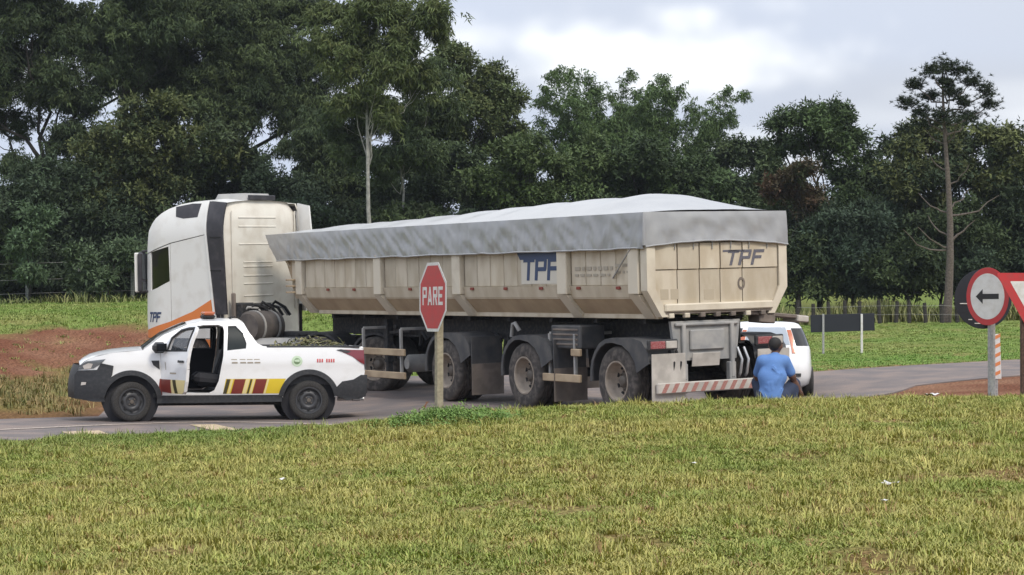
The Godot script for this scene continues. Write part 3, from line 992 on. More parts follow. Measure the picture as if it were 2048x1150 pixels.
	for q in [[-0.05, 0.47], [1.9, 2.42]]:
		st = begin()
		box(st, Vector3(-0.09, 1.07, (q[0] + q[1]) * 0.5), Vector3(0.07, 0.16, q[1] - q[0]), Basis(), 0.015)
		var lamp := part("tail_lamp", st, mats["black_plastic"], t)
		st = begin()
		box(st, Vector3(-0.13, 1.07, lerpf(q[0], q[1], 0.3)), Vector3(0.02, 0.11, (q[1] - q[0]) * 0.5), Basis(), 0.008)
		part("red_lens", st, mats["lamp_red"], lamp)
		st = begin()
		box(st, Vector3(-0.13, 1.07, lerpf(q[0], q[1], 0.76)), Vector3(0.02, 0.11, (q[1] - q[0]) * 0.38), Basis(), 0.008)
		part("clear_lens", st, mats["dusty_flap"], lamp)
	st = begin()
	bar(st, Vector3(-0.14, 0.44, 0.06), Vector3(-0.14, 0.44, 2.49), 0.06, 0.16, 0.015)
	var bump := part("underride_bar", st, mats["dusty_flap"], t)
	for k in 13:
		st = begin()
		prism(st, v2([0, 0, 0.075, 0, 0.155, 0.13, 0.08, 0.13]), 0.0, 0.004, Transform3D(Basis(Vector3(0, 0, 1), Vector3.UP, Vector3(-1, 0, 0)), Vector3(-0.1705, 0.375, 0.12 + 0.175 * k)))
		part("red_stripe", st, mats["stripe_red"], bump)
	# loose plank and brackets sticking out on the right under the tailgate
	st = begin()
	bar(st, Vector3(0.15, 1.5, 1.75), Vector3(0.15, 1.38, 2.96), 0.34, 0.06, 0.012)
	var arm := part("side_spreader", st, mats["brown_flap"], t, "brown board jutting out to the right below the tailgate")
	st = begin()
	box(st, Vector3(0.13, 1.36, 2.86), Vector3(0.38, 0.1, 0.22), Basis(Vector3.RIGHT, 0.1), 0.015)
	part("spreader_end", st, mats["dusty_flap"], arm)
	st = begin()
	box(st, Vector3(0.12, 1.39, 2.2), Vector3(0.3, 0.14, 0.3), Basis(Vector3.RIGHT, 0.1), 0.015)
	part("spreader_block", st, mats["brown_flap"], arm)
	make_tarp(xf)

func make_tarp(xf: Transform3D) -> void:
	var t := thing("tarpaulin", "pale grey tarpaulin stretched over the heaped load of the dump trailer", "tarpaulin", xf)
	var W := 2.55
	var nz := FastNoiseLite.new()
	nz.seed = 77
	nz.frequency = 0.9
	# one dusty grey cloth all over, with vertical streaks of dust
	var canvas := textured("canvas", tinted(82, 0.008, lin(0.255, 0.255, 0.26), lin(0.31, 0.307, 0.303), 0.15, 0.9, 5), 0.8, 0.34, Color.WHITE, false, 0.7)   # coated PVC: it mirrors the sky at a grazing angle
	canvas.clearcoat_roughness = 0.3
	canvas.metallic_specular = 0.8
	canvas.uv1_scale = Vector3(0.7, 0.5, 0.7)
	var skirt := canvas
	var st := begin()
	var g := []
	for i in 121:
		var r := []
		var u := lerpf(-0.03, 13.12, i / 120.0)
		var crown := lerpf(0.3, 0.13, ss(1.0, 11.0, u)) * ss(-0.4, 1.4, u) * (1.0 - 0.7 * ss(11.5, 13.1, u))
		crown += 0.022 * sin(u * 5.2 + 0.8 * sin(u * 1.3)) * ss(0.4, 1.5, u)
		for j in 25:
			var v := lerpf(-0.02, W + 0.02, j / 24.0)
			var c := absf(v - W * 0.5) / (W * 0.5)
			var y := 3.0 + crown * (1.0 - pow(minf(c, 1.0), 2.4)) + 0.012 * nz.get_noise_2d(u * 2.0, v * 2.0) * (1.0 - c)
			r.append(Vector3(u, y, v))
		g.append(r)
	sheet(st, g, Vector3.UP)
	part("top_sheet", st, canvas, t)
	for side in 2:
		var s := -1.0 if side == 0 else 1.0
		var z := -0.022 if side == 0 else W + 0.022
		st = begin()
		g = []
		for i in 301:
			var r := []
			var f := i / 300.0
			for j in 9:
				var k := j / 8.0
				var u := lerpf(-0.03, lerpf(13.12, 12.56, k), f)
				var y := lerpf(3.002, 2.48 + 0.004 * sin(u * 4.3) + 0.014 * nz.get_noise_1d(u * 2.0), k)
				var o := (0.02 + 0.05 * nz.get_noise_2d(u * 1.2, k * 0.8 + side * 9.0) + 0.032 * nz.get_noise_2d((u + k * 0.7) * 3.2, side * 5.0 + k)) * sqrt(k) * (1.0 - 0.5 * k) + 0.007 * k * sin(u * 23.0 + 4.0 * nz.get_noise_1d(u * 3.0))
				r.append(Vector3(u, y, z + s * (o + 0.012 * k)))
			g.append(r)
		sheet(st, g, Vector3(0, 0, s))
		part("side_skirt", st, skirt, t)
		st = begin()   # rolled hem
		var line := []
		var rad := []
		for i in 61:
			line.append(g[i * 5][8])
			rad.append(0.014)
		tube(st, line, rad, 6)
		part("hem", st, skirt, t)
	st = begin()
	g = []
	for i in 41:
		var r := []
		var w := lerpf(-0.035, W + 0.035, i / 40.0)
		for j in 9:
			var k := j / 8.0
			var mid := 1.0 - pow(absf(w - W * 0.5) / (W * 0.5), 2.0)
			var y := lerpf(3.004 , 2.5 + 0.075 * maxf(mid, 0.0) + 0.003 * sin(w * 14.0), k)
			r.append(Vector3(-0.035 - (0.03 + 0.03 * nz.get_noise_2d(w * 2.0 + 50.0, k)) * sqrt(k) * 1.3, y, w))
		g.append(r)
	sheet(st, g, Vector3(-1, 0, 0))
	part("rear_skirt", st, skirt, t)
	st = begin()
	var line2 := []
	var rad2 := []
	for i in 41:
		line2.append(g[i][8])
		rad2.append(0.014)
	tube(st, line2, rad2, 6)
	part("hem", st, canvas, t)
	st = begin()   # gathered fold at the near rear corner
	tube(st, [Vector3(-0.03, 3.0, -0.03), Vector3(-0.06, 2.8, -0.05), Vector3(-0.065, 2.52, -0.055)], [0.012, 0.024, 0.03], 8)
	part("corner_fold", st, skirt, t)
	for k in 6:
		st = begin()
		var w := 0.5 + 0.34 * k
		tube(st, [Vector3(-0.06, 2.58, w), Vector3(-0.045, 2.45, w)], [0.01, 0.01], 5)
		part("tie", st, canvas, t)

# ---------------------------------------------------------------- the tractor unit
func cab_half(x: float, y: float) -> float:
	var h := 1.25
	h -= 0.12 * pow(clampf((x - 1.62) / 0.5, 0.0, 1.2), 2.0)
	h -= 0.2 * pow(clampf((y - 2.95) / 0.75, 0.0, 1.2), 2.0)
	return h

func make_tractor() -> void:
	var white := textured("cab_white", tinted(91, 0.008, lin(0.75, 0.74, 0.71), lin(0.65, 0.63, 0.59), 0.45, 1.0, 4), 0.5, 0.35, Color.WHITE, false, 0.5)
	var cream := textured("cab_rear_cream", tinted(92, 0.008, lin(0.72, 0.68, 0.6), lin(0.6, 0.55, 0.465), 0.4, 1.0, 4), 0.5, 0.45)
	var orange := plain("cab_orange", lin(0.68, 0.2, 0.05), 0.4, 0.0, 0.4)
	var dark := textured("cab_dark", tinted(93, 0.01, lin(0.025, 0.023, 0.028), lin(0.06, 0.055, 0.06), 0.4, 0.9), 0.6, 0.5)
	var pane := glass("cab_glass", Color(0.01, 0.02, 0.015), 0.82)
	var base := Vector3(-4.95, land(-4.95, 42.12) + 0.02, -42.12)
	var xf := Transform3D(Basis(Vector3.UP, deg_to_rad(147.0)) * Basis(Vector3.RIGHT, deg_to_rad(-1.88)), base)
	var t := thing("tractor_truck", "white high-roof tractor truck with orange stripe, turned left of its trailer", "truck", xf)
	var st: SurfaceTool
	var outline := v2([2.1, 0.42, 2.12, 1.3, 2.1, 1.9, 2.07, 2.6, 2.05, 2.8, 1.99, 3.14, 1.9, 3.27, 1.81, 3.376, 1.66, 3.48, 1.5, 3.56, 1.35, 3.61, 1.2, 3.65, 0.85, 3.69, 0.5, 3.7, 0.02, 3.65])
	for side in 2:
		var s := -1.0 if side == 0 else 1.0
		var on := func(lift: float) -> Callable: return func(x, y): return Vector3(x, y, s * (cab_half(x, y) + lift))
		var out := Vector3(0, 0, s)
		# dark shell just under the panels, seen in the shut lines
		st = begin()
		drape(st, v2([0.02, 1.0, 1.9, 1.0, 2.05, 1.9, 2.02, 2.85, 1.6, 3.45, 0.5, 3.62, 0.02, 3.6]), [v2([1.35, 1.85, 1.95, 1.85, 1.95, 2.85, 1.35, 2.85])], 0.2, on.call(-0.025), out)
		part("inner_shell", st, dark, t)
		# door with window opening
		var window := v2([1.94, 1.93, 1.93, 2.7, 1.41, 2.81, 1.39, 2.12, 1.75, 1.98])
		st = begin()
		drape(st, v2([2.1, 1.2, 2.12, 1.3, 2.1, 1.9, 2.065, 2.66, 1.372, 2.86, 1.372, 0.98, 2.1, 0.98]), [window], 0.12, on.call(0.0), out, 0.03)
		var door := part("door", st, white, t)
		st = begin()
		drape(st, v2([1.96, 1.88, 1.95, 2.74, 1.385, 2.85, 1.378, 2.08, 1.75, 1.95]), [], 0.15, on.call(-0.022), out)
		part("window", st, pane, door)
		st = begin()   # lower front: step skirt with the wheel cut out
		var cut := arc2(Vector2(0.95, 0.52), 0.64, -20, 200, 20)
		drape(st, v2([2.1, 0.35, 2.1, 0.965, 0.3, 0.965, 0.3, 0.6, 0.34, 0.35]), [cut], 0.12, on.call(-0.005), out, 0.03)
		part("step_skirt", st, white, t)
		st = begin()
		drape(st, v2([1.358, 0.98, 1.358, 2.865, 0.44, 3.02, 0.2, 3.02, 0.2, 0.98]), [], 0.14, on.call(0.0), out, 0.03)
		part("sleeper_panel", st, white, t)
		st = begin()
		drape(st, v2([2.05, 2.8, 1.99, 3.14, 1.9, 3.27, 1.81, 3.376, 1.66, 3.48, 1.5, 3.56, 1.2, 3.65, 0.85, 3.69, 0.5, 3.7, 0.4, 3.69, 0.44, 3.034, 1.37, 2.88, 2.06, 2.68]), [], 0.1, on.call(0.004), out, 0.03)
		part("roof_fairing", st, white, t)
		st = begin()
		drape(st, v2([1.31, 3.6, 1.25, 3.4, 1.05, 3.36, 0.68, 3.38, 0.66, 3.65, 0.9, 3.655]), [], 0.1, on.call(0.009), out, 0.01)
		part("fairing_inset", st, dark, t)
		st = begin()
		drape(st, v2([0.46, 3.69, 0.02, 3.655, -0.09, 1.45, 0.2, 1.45, 0.34, 2.6]), [], 0.12, on.call(0.012), out, 0.04)
		part("side_deflector", st, dark if side == 0 else cream, t)
		if side == 0:
			st = begin()
			drape(st, v2([0.52, 3.66, 0.47, 3.66, 0.22, 1.5, 0.27, 1.5]), [], 0.15, on.call(0.016), out, 0.01)
			part("deflector_trim", st, white, t)
			for y in [2.3, 2.95]:
				st = begin()
				drape(st, v2([0.03, y, 0.3, y, 0.31, y + 0.03, 0.03, y + 0.03]), [], 0.15, on.call(0.018), out, 0.008)
				part("deflector_clip", st, mats["black_rubber"], t)
		st = begin()
		drape(st, v2([2.1, 0.98, 2.1, 1.14, 1.4, 1.31, 0.8, 1.51, 0.2, 1.8, 0.2, 1.5, 0.8, 1.25, 1.4, 1.08, 1.85, 0.98]), [], 0.12, on.call(0.004), out, 0.002)
		part("orange_stripe", st, orange, t)
		st = begin()
		drape(st, v2([2.1, 0.8, 2.1, 0.96, 0.3, 0.96, 0.3, 0.8]), [arc2(Vector2(0.95, 0.52), 0.645, -20, 200, 20)], 0.12, on.call(0.002), out, 0.002)
		part("orange_stripe", st, orange, t)
		st = begin()
		if side == 0:
			for i in 3:
				for gl in GLYPHS["TPF"[i]]:
					var gp := v2(gl)
					for n in gp.size():
						gp[n] = Vector2(2.04 - i * 0.125 - gp[n].x * 0.11 - gp[n].y * 0.05, 1.3 + gp[n].y * 0.2)
					drape(st, gp, [], 0.2, on.call(0.008), out, 0.004)
			part("logo", st, mats["logo_blue"], t, "blue TPF lettering on the cab door")
		# mirror on its arm
		st = begin()
		bar(st, Vector3(2.02, 2.74, s * 1.12), Vector3(2.2, 2.72, s * 1.17), 0.05, 0.05, 0.01)
		var arm := part("mirror_arm", st, dark, t)
		st = begin()
		bar(st, Vector3(2.04, 1.9, s * 1.12), Vector3(2.2, 1.95, s * 1.17), 0.05, 0.05, 0.01)
		part("mirror_stay", st, dark, arm)
		st = begin()
		box(st, Vector3(2.2, 2.3, s * 1.17), Vector3(0.13, 0.84, 0.19), Basis(Vector3.UP, s * 0.25), 0.05)
		part("mirror_housing", st, dark, arm)
		st = begin()
		box(st, Vector3(2.285, 2.3, s * 1.19), Vector3(0.05, 0.8, 0.18), Basis(Vector3.UP, s * 0.25), 0.02)
		part("mirror_cap", st, white, arm)
		st = begin()
		box(st, Vector3(2.135, 2.42, s * 1.155), Vector3(0.02, 0.52, 0.16), Basis(Vector3.UP, s * 0.25), 0.005)
		box(st, Vector3(2.135, 2.02, s * 1.155), Vector3(0.02, 0.2, 0.16), Basis(Vector3.UP, s * 0.25), 0.005)
		part("mirror_glass", st, plain("mirror", lin(0.16, 0.17, 0.18), 0.04, 1.0), arm)
	# front and roof sheets
	st = begin()
	var g := []
	for p in outline:
		if p.x < 0.0:
			continue
		var r := []
		for j in 17:
			var v := lerpf(-1.0, 1.0, j / 16.0)
			var h := cab_half(p.x, p.y) - 0.004
			var bulge := (1.0 - v * v)
			r.append(Vector3(p.x + 0.2 * bulge * ss(3.65, 2.9, p.y), p.y + 0.06 * bulge * ss(3.0, 3.65, p.y), v * h))
		g.append(r)
	sheet(st, g, Vector3(1, 0.6, 0))
	part("front_and_roof", st, white, t)
	st = begin()
	g = []
	for i in 6:
		var y := lerpf(2.0, 2.85, i / 5.0)
		var r := []
		for j in 13:
			var v := lerpf(-0.93, 0.93, j / 12.0)
			r.append(Vector3(2.105 - 0.05 * (y - 1.9) / 0.9 + 0.2 * (1.0 - v * v) + 0.008, y, v * cab_half(2.05, y)))
		g.append(r)
	sheet(st, g, Vector3(1, 0, 0))
	part("windscreen", st, pane, t)
	st = begin()
	box(st, Vector3(2.25, 0.6, 0), Vector3(0.14, 0.5, 2.0), Basis(), 0.05)
	part("front_bumper", st, white, t)
	# rear wall with pressed ribs
	st = begin()
	g = []
	for i in 14:
		var y := lerpf(1.0, 3.66, i / 13.0)
		var r := []
		for j in 15:
			var v := lerpf(-1.0, 1.0, j / 14.0)
			r.append(Vector3(-0.02 + 0.12 * pow(absf(v), 8.0) + 0.1 * pow(clampf((y - 3.3) / 0.36, 0, 1), 3.0), y + 0.05 * (1.0 - v * v) * ss(3.2, 3.66, y), v * (cab_half(0.0, y) - 0.02)))
		g.append(r)
	sheet(st, g, Vector3(-1, 0, 0))
	part("rear_wall", st, cream, t)
	for y in [3.36, 3.18, 2.83, 2.47, 2.38, 2.2, 2.04, 1.8, 1.66]:
		st = begin()
		box(st, Vector3(-0.022, y, -0.2), Vector3(0.016, 0.03, 1.15 if y > 2.5 else 0.9), Basis(), 0.007)
		part("pressed_rib", st, cream, t)
	for z in [-0.98, 0.98]:
		st = begin()
		box(st, Vector3(-0.02, 2.5, z), Vector3(0.024, 2.0, 0.03), Basis(), 0.01)
		part("pressed_rib", st, cream, t)
	# right-hand fairing flap behind the cab
	st = begin()
	prism(st, v2([0.0, 1.6, -0.28, 1.6, -0.36, 3.0, -0.3, 3.6, 0.0, 3.66]), 1.1, 1.14)
	part("fairing_flap", st, white, t)
	st = begin()
	tube(st, [Vector3(-0.03, 3.5, 1.02), Vector3(-0.06, 3.1, 1.03), Vector3(-0.05, 2.6, 1.02)], [0.02, 0.02, 0.02], 8)
	part("fairing_hinge", st, mats["dusty_grey"], t)
	# roof unit
	st = begin()
	g = []
	for i in 9:
		var r := []
		var u := i / 8.0
		for j in 9:
			var v := j / 8.0
			var e := minf(minf(u, 1.0 - u), minf(v, 1.0 - v)) * 8.0
			r.append(Vector3(lerpf(0.05, 0.95, u), 3.7 + 0.15 * minf(1.0, sqrt(clampf(e, 0.0, 1.0))), lerpf(-0.5, 0.5, v)))
		g.append(r)
	sheet(st, g, Vector3.UP)
	var ac := part("roof_air_conditioner", st, mats["dusty_grey"], t)
	st = begin()
	box(st, Vector3(0.02, 3.76, 0), Vector3(0.06, 0.1, 0.8), Basis(), 0.01)
	part("grille", st, dark, ac)
	# seats and dash behind the glass
	st = begin()
	box(st, Vector3(1.95, 1.7, 0), Vector3(0.4, 0.4, 2.0), Basis(), 0.08)
	part("dashboard", st, dark, t)
	for z in [-0.7, 0.7]:
		st = begin()
		box(st, Vector3(1.15, 1.6, z), Vector3(0.5, 0.2, 0.55), Basis(), 0.06)
		box(st, Vector3(0.92, 2.0, z), Vector3(0.16, 0.75, 0.5), Basis(Vector3.BACK, 0.15), 0.06)
		part("seat", st, dark, t)
	# chassis
	for z in [-0.42, 0.42]:
		st = begin()
		bar(st, Vector3(1.9, 0.86, z), Vector3(-4.5, 0.86, z), 0.09, 0.27, 0.01)
		part("chassis_beam", st, mats["chassis_black"], t)
	for x in [1.2, -0.6, -1.6, -3.0, -4.4]:
		st = begin()
		box(st, Vector3(x, 0.86, 0), Vector3(0.1, 0.2, 0.8), Basis(), 0.01)
		part("crossmember", st, mats["chassis_black"], t)
	wheel(t, Vector3(0.95, 0.52, -1.07), 0.52, 0.3, 0.292, -1.0, "steer", 0.1)
	wheel(t, Vector3(0.95, 0.52, 1.07), 0.52, 0.3, 0.292, 1.0, "steer", 0.1)
	for x in [-2.35, -3.65]:
		st = begin()
		tube(st, [Vector3(x, 0.52, -0.9), Vector3(x, 0.52, 0.9)], [0.09, 0.09], 12)
		part("axle", st, mats["chassis_black"], t)
		for s in [-1.0, 1.0]:
			wheel(t, Vector3(x, 0.52, s * 1.12), 0.52, 0.27, 0.292, s, "truck", 0.0, true)
			st = begin()
			var pts := arc2(Vector2(x, 0.52), 0.6, 10, 170, 14)
			for i in pts.size() - 1:
				var a := pts[i]
				var b := pts[i + 1]
				var z0: float = s * 0.6
				var z1: float = s * 1.24
				quad(st, Vector3(a.x, a.y, z0), Vector3(b.x, b.y, z0), Vector3(b.x, b.y, z1), Vector3(a.x, a.y, z1), Vector3(a.x - x, a.y - 0.52, 0))
				var ai := a.lerp(Vector2(x, 0.52), 0.08)
				var bi := b.lerp(Vector2(x, 0.52), 0.08)
				quad(st, Vector3(a.x, a.y, z1), Vector3(b.x, b.y, z1), Vector3(bi.x, bi.y, z1), Vector3(ai.x, ai.y, z1), Vector3(0, 0, s))
			part("fender", st, mats["black_plastic"], t)
	st = begin()
	box(st, Vector3(-3.0, 1.08, 0), Vector3(0.95, 0.07, 0.85), Basis(), 0.02)
	part("fifth_wheel", st, mats["chassis_black"], t)
	for s in [-1.0, 1.0]:
		st = begin()
		box(st, Vector3(-0.85, 0.68, s * 0.85), Vector3(1.5, 0.6, 0.62), Basis(), 0.12)
		part("fuel_tank", st, mats["dusty_grey"], t)
	# hydraulic drum and its pipes standing behind the cab
	st = begin()
	tube(st, [Vector3(-0.5, 1.2, -1.12), Vector3(-0.5, 1.2, -1.08), Vector3(-0.5, 1.2, -0.35), Vector3(-0.5, 1.2, -0.3)], [0.26, 0.31, 0.31, 0.26], 28)
	var drum := part("hydraulic_tank", st, textured("tank_brown", tinted(94, 0.006, lin(0.075, 0.065, 0.06), lin(0.13, 0.11, 0.095), 0.3, 0.8), 0.8, 0.7), t)
	for z in [-0.95, -0.5]:
		st = begin()
		lathe(st, [Vector2(0.31, -0.025), Vector2(0.325, -0.025), Vector2(0.325, 0.025), Vector2(0.31, 0.025)], Transform3D(Basis(), Vector3(-0.5, 1.2, z)), 28, false)
		part("tank_strap", st, mats["dusty_grey"], drum)
	for k in 7:
		st = begin()
		var z := -1.05 + 0.13 * k
		var x := -0.25 - 0.08 * (k % 3)
		tube(st, [Vector3(x, 1.3, z), Vector3(x - 0.03, 1.5 + 0.05 * (k % 2), z + 0.02), Vector3(x - 0.1, 1.58 + 0.05 * (k % 3), z + 0.12), Vector3(x - 0.2, 1.56, z + 0.3), Vector3(x - 0.28, 1.4, z + 0.36)], [0.03, 0.03, 0.03, 0.03, 0.03], 8)
		part("hydraulic_hose", st, mats["black_rubber"] if k % 3 else mats["dusty_grey"], t)
	st = begin()
	box(st, Vector3(-0.22, 1.5, -0.9), Vector3(0.25, 0.35, 0.4), Basis(), 0.03)
	part("valve_box", st, mats["chassis_black"], t)
	st = begin()
	box(st, Vector3(-0.3, 1.52, -0.45), Vector3(0.3, 0.26, 0.5), Basis(Vector3.UP, 0.2), 0.05)
	part("battery_cover", st, mats["black_plastic"], t)
	st = begin()
	box(st, Vector3(-0.15, 1.62, -1.12), Vector3(0.1, 0.5, 0.06), Basis(), 0.02)
	part("exhaust_shield", st, mats["brown_flap"], t)
	st = begin()
	box(st, Vector3(-0.65, 0.82, 0), Vector3(1.0, 0.5, 0.7), Basis(), 0.05)
	part("gearbox", st, mats["chassis_black"], t)

# ---------------------------------------------------------------- the small pickup (x forward from the rear axle)
func pick_half(x: float, y: float) -> float:
	var h := 0.86
	h -= 0.36 * pow(clampf((x - 2.85) / 0.8, 0.0, 1.2), 2.2)
	h -= 0.05 * pow(clampf((-0.3 - x) / 0.6, 0.0, 1.2), 2.0)
	var a := clampf((y - 1.0) / 0.56, 0.0, 1.2)
	h -= (0.05 * a + 0.17 * a * a) if x < 2.7 else 0.05 * a
	h -= 0.05 * pow(clampf((0.62 - y) / 0.3, 0.0, 1.0), 2.0)
	h += 0.012 * exp(-pow((y - 0.93) / 0.05, 2.0))
	return h

func make_pickup() -> void:
	var white := textured("pickup_white", tinted(101, 0.008, lin(0.83, 0.83, 0.83), lin(0.76, 0.75, 0.735), 0.5, 1.0, 4), 0.6, 0.3, Color.WHITE, false, 0.8)
	var clad := textured("pickup_cladding", tinted(102, 0.02, lin(0.028, 0.03, 0.034), lin(0.05, 0.05, 0.052), 0.4, 0.9), 1.5, 0.6)
	var inner := plain("pickup_interior", lin(0.02, 0.02, 0.024), 0.85)
	var pane := glass("pickup_glass", Color(0.02, 0.03, 0.03), 0.55)
	var tint := plain("pickup_dark_glass", lin(0.03, 0.036, 0.038), 0.3)
	tint.metallic_specular = 0.2   # pane dulled so the sun leaves no glint on it
	var maroon := plain("decal_maroon", lin(0.19, 0.03, 0.022), 0.4)
	var yellow := plain("decal_yellow", lin(0.68, 0.5, 0.03), 0.4)
	var cream := plain("decal_cream", lin(0.75, 0.62, 0.3), 0.4)
	var zr := 32.75
	var xr := -0.0973 * zr
	var yaw := deg_to_rad(192.0)
	# stand it on the road: rear axle foot and front axle foot
	var fwd := Vector3(cos(yaw), 0, -sin(yaw))
	var rt := Vector3(sin(yaw), 0, cos(yaw))
	var rear := Vector3(xr, 0, -zr) + rt * 0.76
	var front := rear + fwd * 2.737
	rear.y = land(rear.x, -rear.z) + 0.02
	front.y = land(front.x, -front.z) + 0.02
	var f := (front - rear).normalized()
	var right := f.cross(Vector3.UP).normalized()
	var xf := Transform3D(Basis(f, right.cross(f), right), rear)
	var t := thing("pickup_truck", "white small pickup with maroon and yellow stripes and an open driver door", "pickup", xf)
	var st: SurfaceTool
	var side_line := v2([-0.84, 0.4, -0.88, 0.75, -0.84, 1.1, -0.8, 1.15, 0.62, 1.145, 0.72, 1.16, 0.8, 1.2, 0.92, 1.36, 1.0, 1.51, 1.06, 1.545, 1.63, 1.545, 1.87, 1.49, 2.24, 1.33, 2.56, 1.1, 3.02, 1.06, 3.34, 0.985, 3.5, 0.87, 3.58, 0.6, 3.58, 0.36, 3.3, 0.31, 2.3, 0.35, 0.4, 0.36, -0.5, 0.36])
	var rear_arch := arc2(Vector2(0, 0.315), 0.405, -30, 210, 28)
	var front_arch := arc2(Vector2(2.737, 0.315), 0.405, -30, 210, 28)
	var door_hole := v2([2.26, 0.44, 2.29, 0.8, 2.29, 1.1, 2.1, 1.3, 1.84, 1.445, 1.62, 1.485, 1.4, 1.49, 1.325, 1.46, 1.31, 1.4, 1.33, 1.0, 1.4, 0.62, 1.47, 0.47, 1.55, 0.43])
	var quarter := v2([1.27, 1.09, 1.25, 1.47, 1.13, 1.475, 1.02, 1.36, 0.97, 1.2, 0.98, 1.12])
	for side in 2:
		var s := -1.0 if side == 0 else 1.0
		var on := func(lift: float) -> Callable: return func(x, y): return Vector3(x, y, s * (pick_half(x, y) + lift))
		var out := Vector3(0, 0, s)
		st = begin()
		var holes := [rear_arch, front_arch, quarter, door_hole]
		drape(st, side_line, holes, 0.09, on.call(0.0), out, 0.035)
		part("body_side", st, white, t)
		st = begin()
		drape(st, v2([1.285, 1.075, 1.265, 1.485, 1.12, 1.49, 1.0, 1.37, 0.95, 1.2, 0.965, 1.1]), [], 0.6, on.call(-0.022), out)
		part("quarter_window", st, tint, t)
		# cladding: bumper corner, arches, sill
		st = begin()
		drape(st, v2([3.585, 0.36, 3.585, 0.72, 3.53, 0.79, 3.25, 0.8, 3.19, 0.9, 3.0, 0.86, 3.02, 0.72, 3.12, 0.55, 3.14, 0.31, 3.3, 0.31]), [], 0.07, on.call(0.014), out, 0.02)
		part("bumper_corner", st, clad, t)
		for c in [[0.0, 0.478], [2.737, 0.478]]:
			st = begin()
			var ring := arc2(Vector2(c[0], 0.315), c[1], 8, 172, 22)
			var ins := arc2(Vector2(c[0], 0.315), 0.4, 172, 8, 22)
			drape(st, ring + ins, [], 0.08, on.call(0.02), out, 0.03)
			part("arch_cladding", st, clad, t)
		st = begin()
		drape(st, v2([2.34, 0.28, 2.34, 0.4, 1.5, 0.4, 0.42, 0.4, 0.42, 0.29]), [], 0.15, on.call(0.006), out, 0.06)
		part("sill", st, clad, t)
		st = begin()
		drape(st, v2([-0.9, 0.36, -0.92, 0.7, -0.82, 0.7, -0.7, 0.63, -0.52, 0.6, -0.42, 0.5, -0.41, 0.38, -0.6, 0.3]), [], 0.08, on.call(0.012), out, 0.03)
		part("rear_bumper_corner", st, clad, t)
		# lamps
		st = begin()
		drape(st, v2([3.5, 0.87, 3.4, 0.93, 3.12, 0.965, 3.18, 0.9, 3.3, 0.82, 3.52, 0.8]), [], 0.07, on.call(0.008), out, 0.02)
		var hl := part("headlamp", st, plain("lamp_dark", lin(0.12, 0.13, 0.14), 0.08, 0.0, 1.0), t)
		st = begin()
		drape(st, v2([3.46, 0.86, 3.38, 0.9, 3.31, 0.89, 3.34, 0.82, 3.44, 0.81]), [], 0.05, on.call(0.013), out, 0.01)
		part("reflector_bowl", st, mats["lamp_white"], hl)
		st = begin()
		drape(st, v2([3.49, 0.56, 3.42, 0.57, 3.41, 0.61, 3.48, 0.61]), [], 0.05, on.call(0.022), out, 0.01)
		part("fog_lamp", st, mats["lamp_white"], t)
		st = begin()
		drape(st, v2([-0.865, 1.09, -0.875, 0.86, -0.8, 0.9, -0.68, 0.99, -0.46, 1.09, -0.5, 1.1]), [], 0.07, on.call(0.01), out, 0.02)
		var tl := part("tail_lamp", st, plain("lamp_dark_red", lin(0.2, 0.025, 0.035), 0.2, 0.0, 0.8), t)
		st = begin()
		drape(st, v2([-0.6, 1.04, -0.43, 1.095, -0.5, 1.105, -0.66, 1.075]), [], 0.07, on.call(0.014), out, 0.01)
		part("lamp_tip", st, clad, tl)
		st = begin()
		drape(st, v2([2.3, 0.8, 2.31, 0.94, 2.43, 0.94, 2.4, 0.87]), [], 0.08, on.call(0.008), out, 0.008)
		part("side_vent", st, clad, t)
		# decals along the flank
		st = begin()
		drape(st, v2([1.335, 0.42, 0.46, 0.42, 0.44, 0.5, 0.36, 0.65, 1.29, 0.65]), [], 0.12, on.call(0.003), out)
		part("yellow_stripe", st, yellow, t)
		for q in [[1.335, 0.055, 2], [1.27, 0.035, 1], [1.215, 0.17, 0], [1.04, 0.06, 1], [0.97, 0.03, 2], [0.93, 0.035, 1], [0.885, 0.17, 0], [0.71, 0.03, 1]]:
			st = begin()
			var x0: float = q[0]
			var x1: float = q[0] - q[1]
			drape(st, v2([x0, 0.42, x0 - 0.06, 0.645, x1 - 0.06, 0.645, x1, 0.42]), [], 0.12, on.call(0.006), out)
			part(["maroon_stripe", "cream_stripe", "dark_stripe"][q[2]], st, [maroon, cream, plain("decal_dark", lin(0.06, 0.05, 0.02), 0.4)][q[2]], t)
		st = begin()
		drape(st, v2([2.33, 0.41, 2.3, 0.66, 2.26, 0.66, 2.26, 0.41]), [], 0.12, on.call(0.004), out)
		part("maroon_stripe", st, maroon, t)
		# small print behind the door and on the bed side
		for row in [[0.945, 1.21, 0.75, 0.012], [0.89, 1.2, 0.75, 0.022]]:
			var x: float = row[1]
			var k := 0
			while x > row[2]:
				st = begin()
				drape(st, v2([x, row[0], x - 0.09, row[0], x - 0.09, row[0] + row[3], x, row[0] + row[3]]), [], 0.2, on.call(0.003), out)
				part("small_print", st, mats["print_grey"], t)
				x -= 0.11 if k % 3 else 0.13
				k += 1
		for k in 8:
			if k == 3:
				continue
			st = begin()
			var x := -0.12 - 0.036 * k
			drape(st, v2([x, 0.9, x - 0.025, 0.9, x - 0.025, 0.955, x, 0.955]), [], 0.2, on.call(0.003), out)
			part("small_print", st, plain("print_red", lin(0.6, 0.12, 0.12), 0.5), t)
		st = begin()
		drape(st, arc2(Vector2(0.19, 0.92), 0.085, 0, 345, 20), [], 0.1, on.call(0.003), out)
		var em := part("emblem", st, plain("print_pale_green", lin(0.55, 0.68, 0.5), 0.5), t, "round pale green emblem on the bed side")
		st = begin()
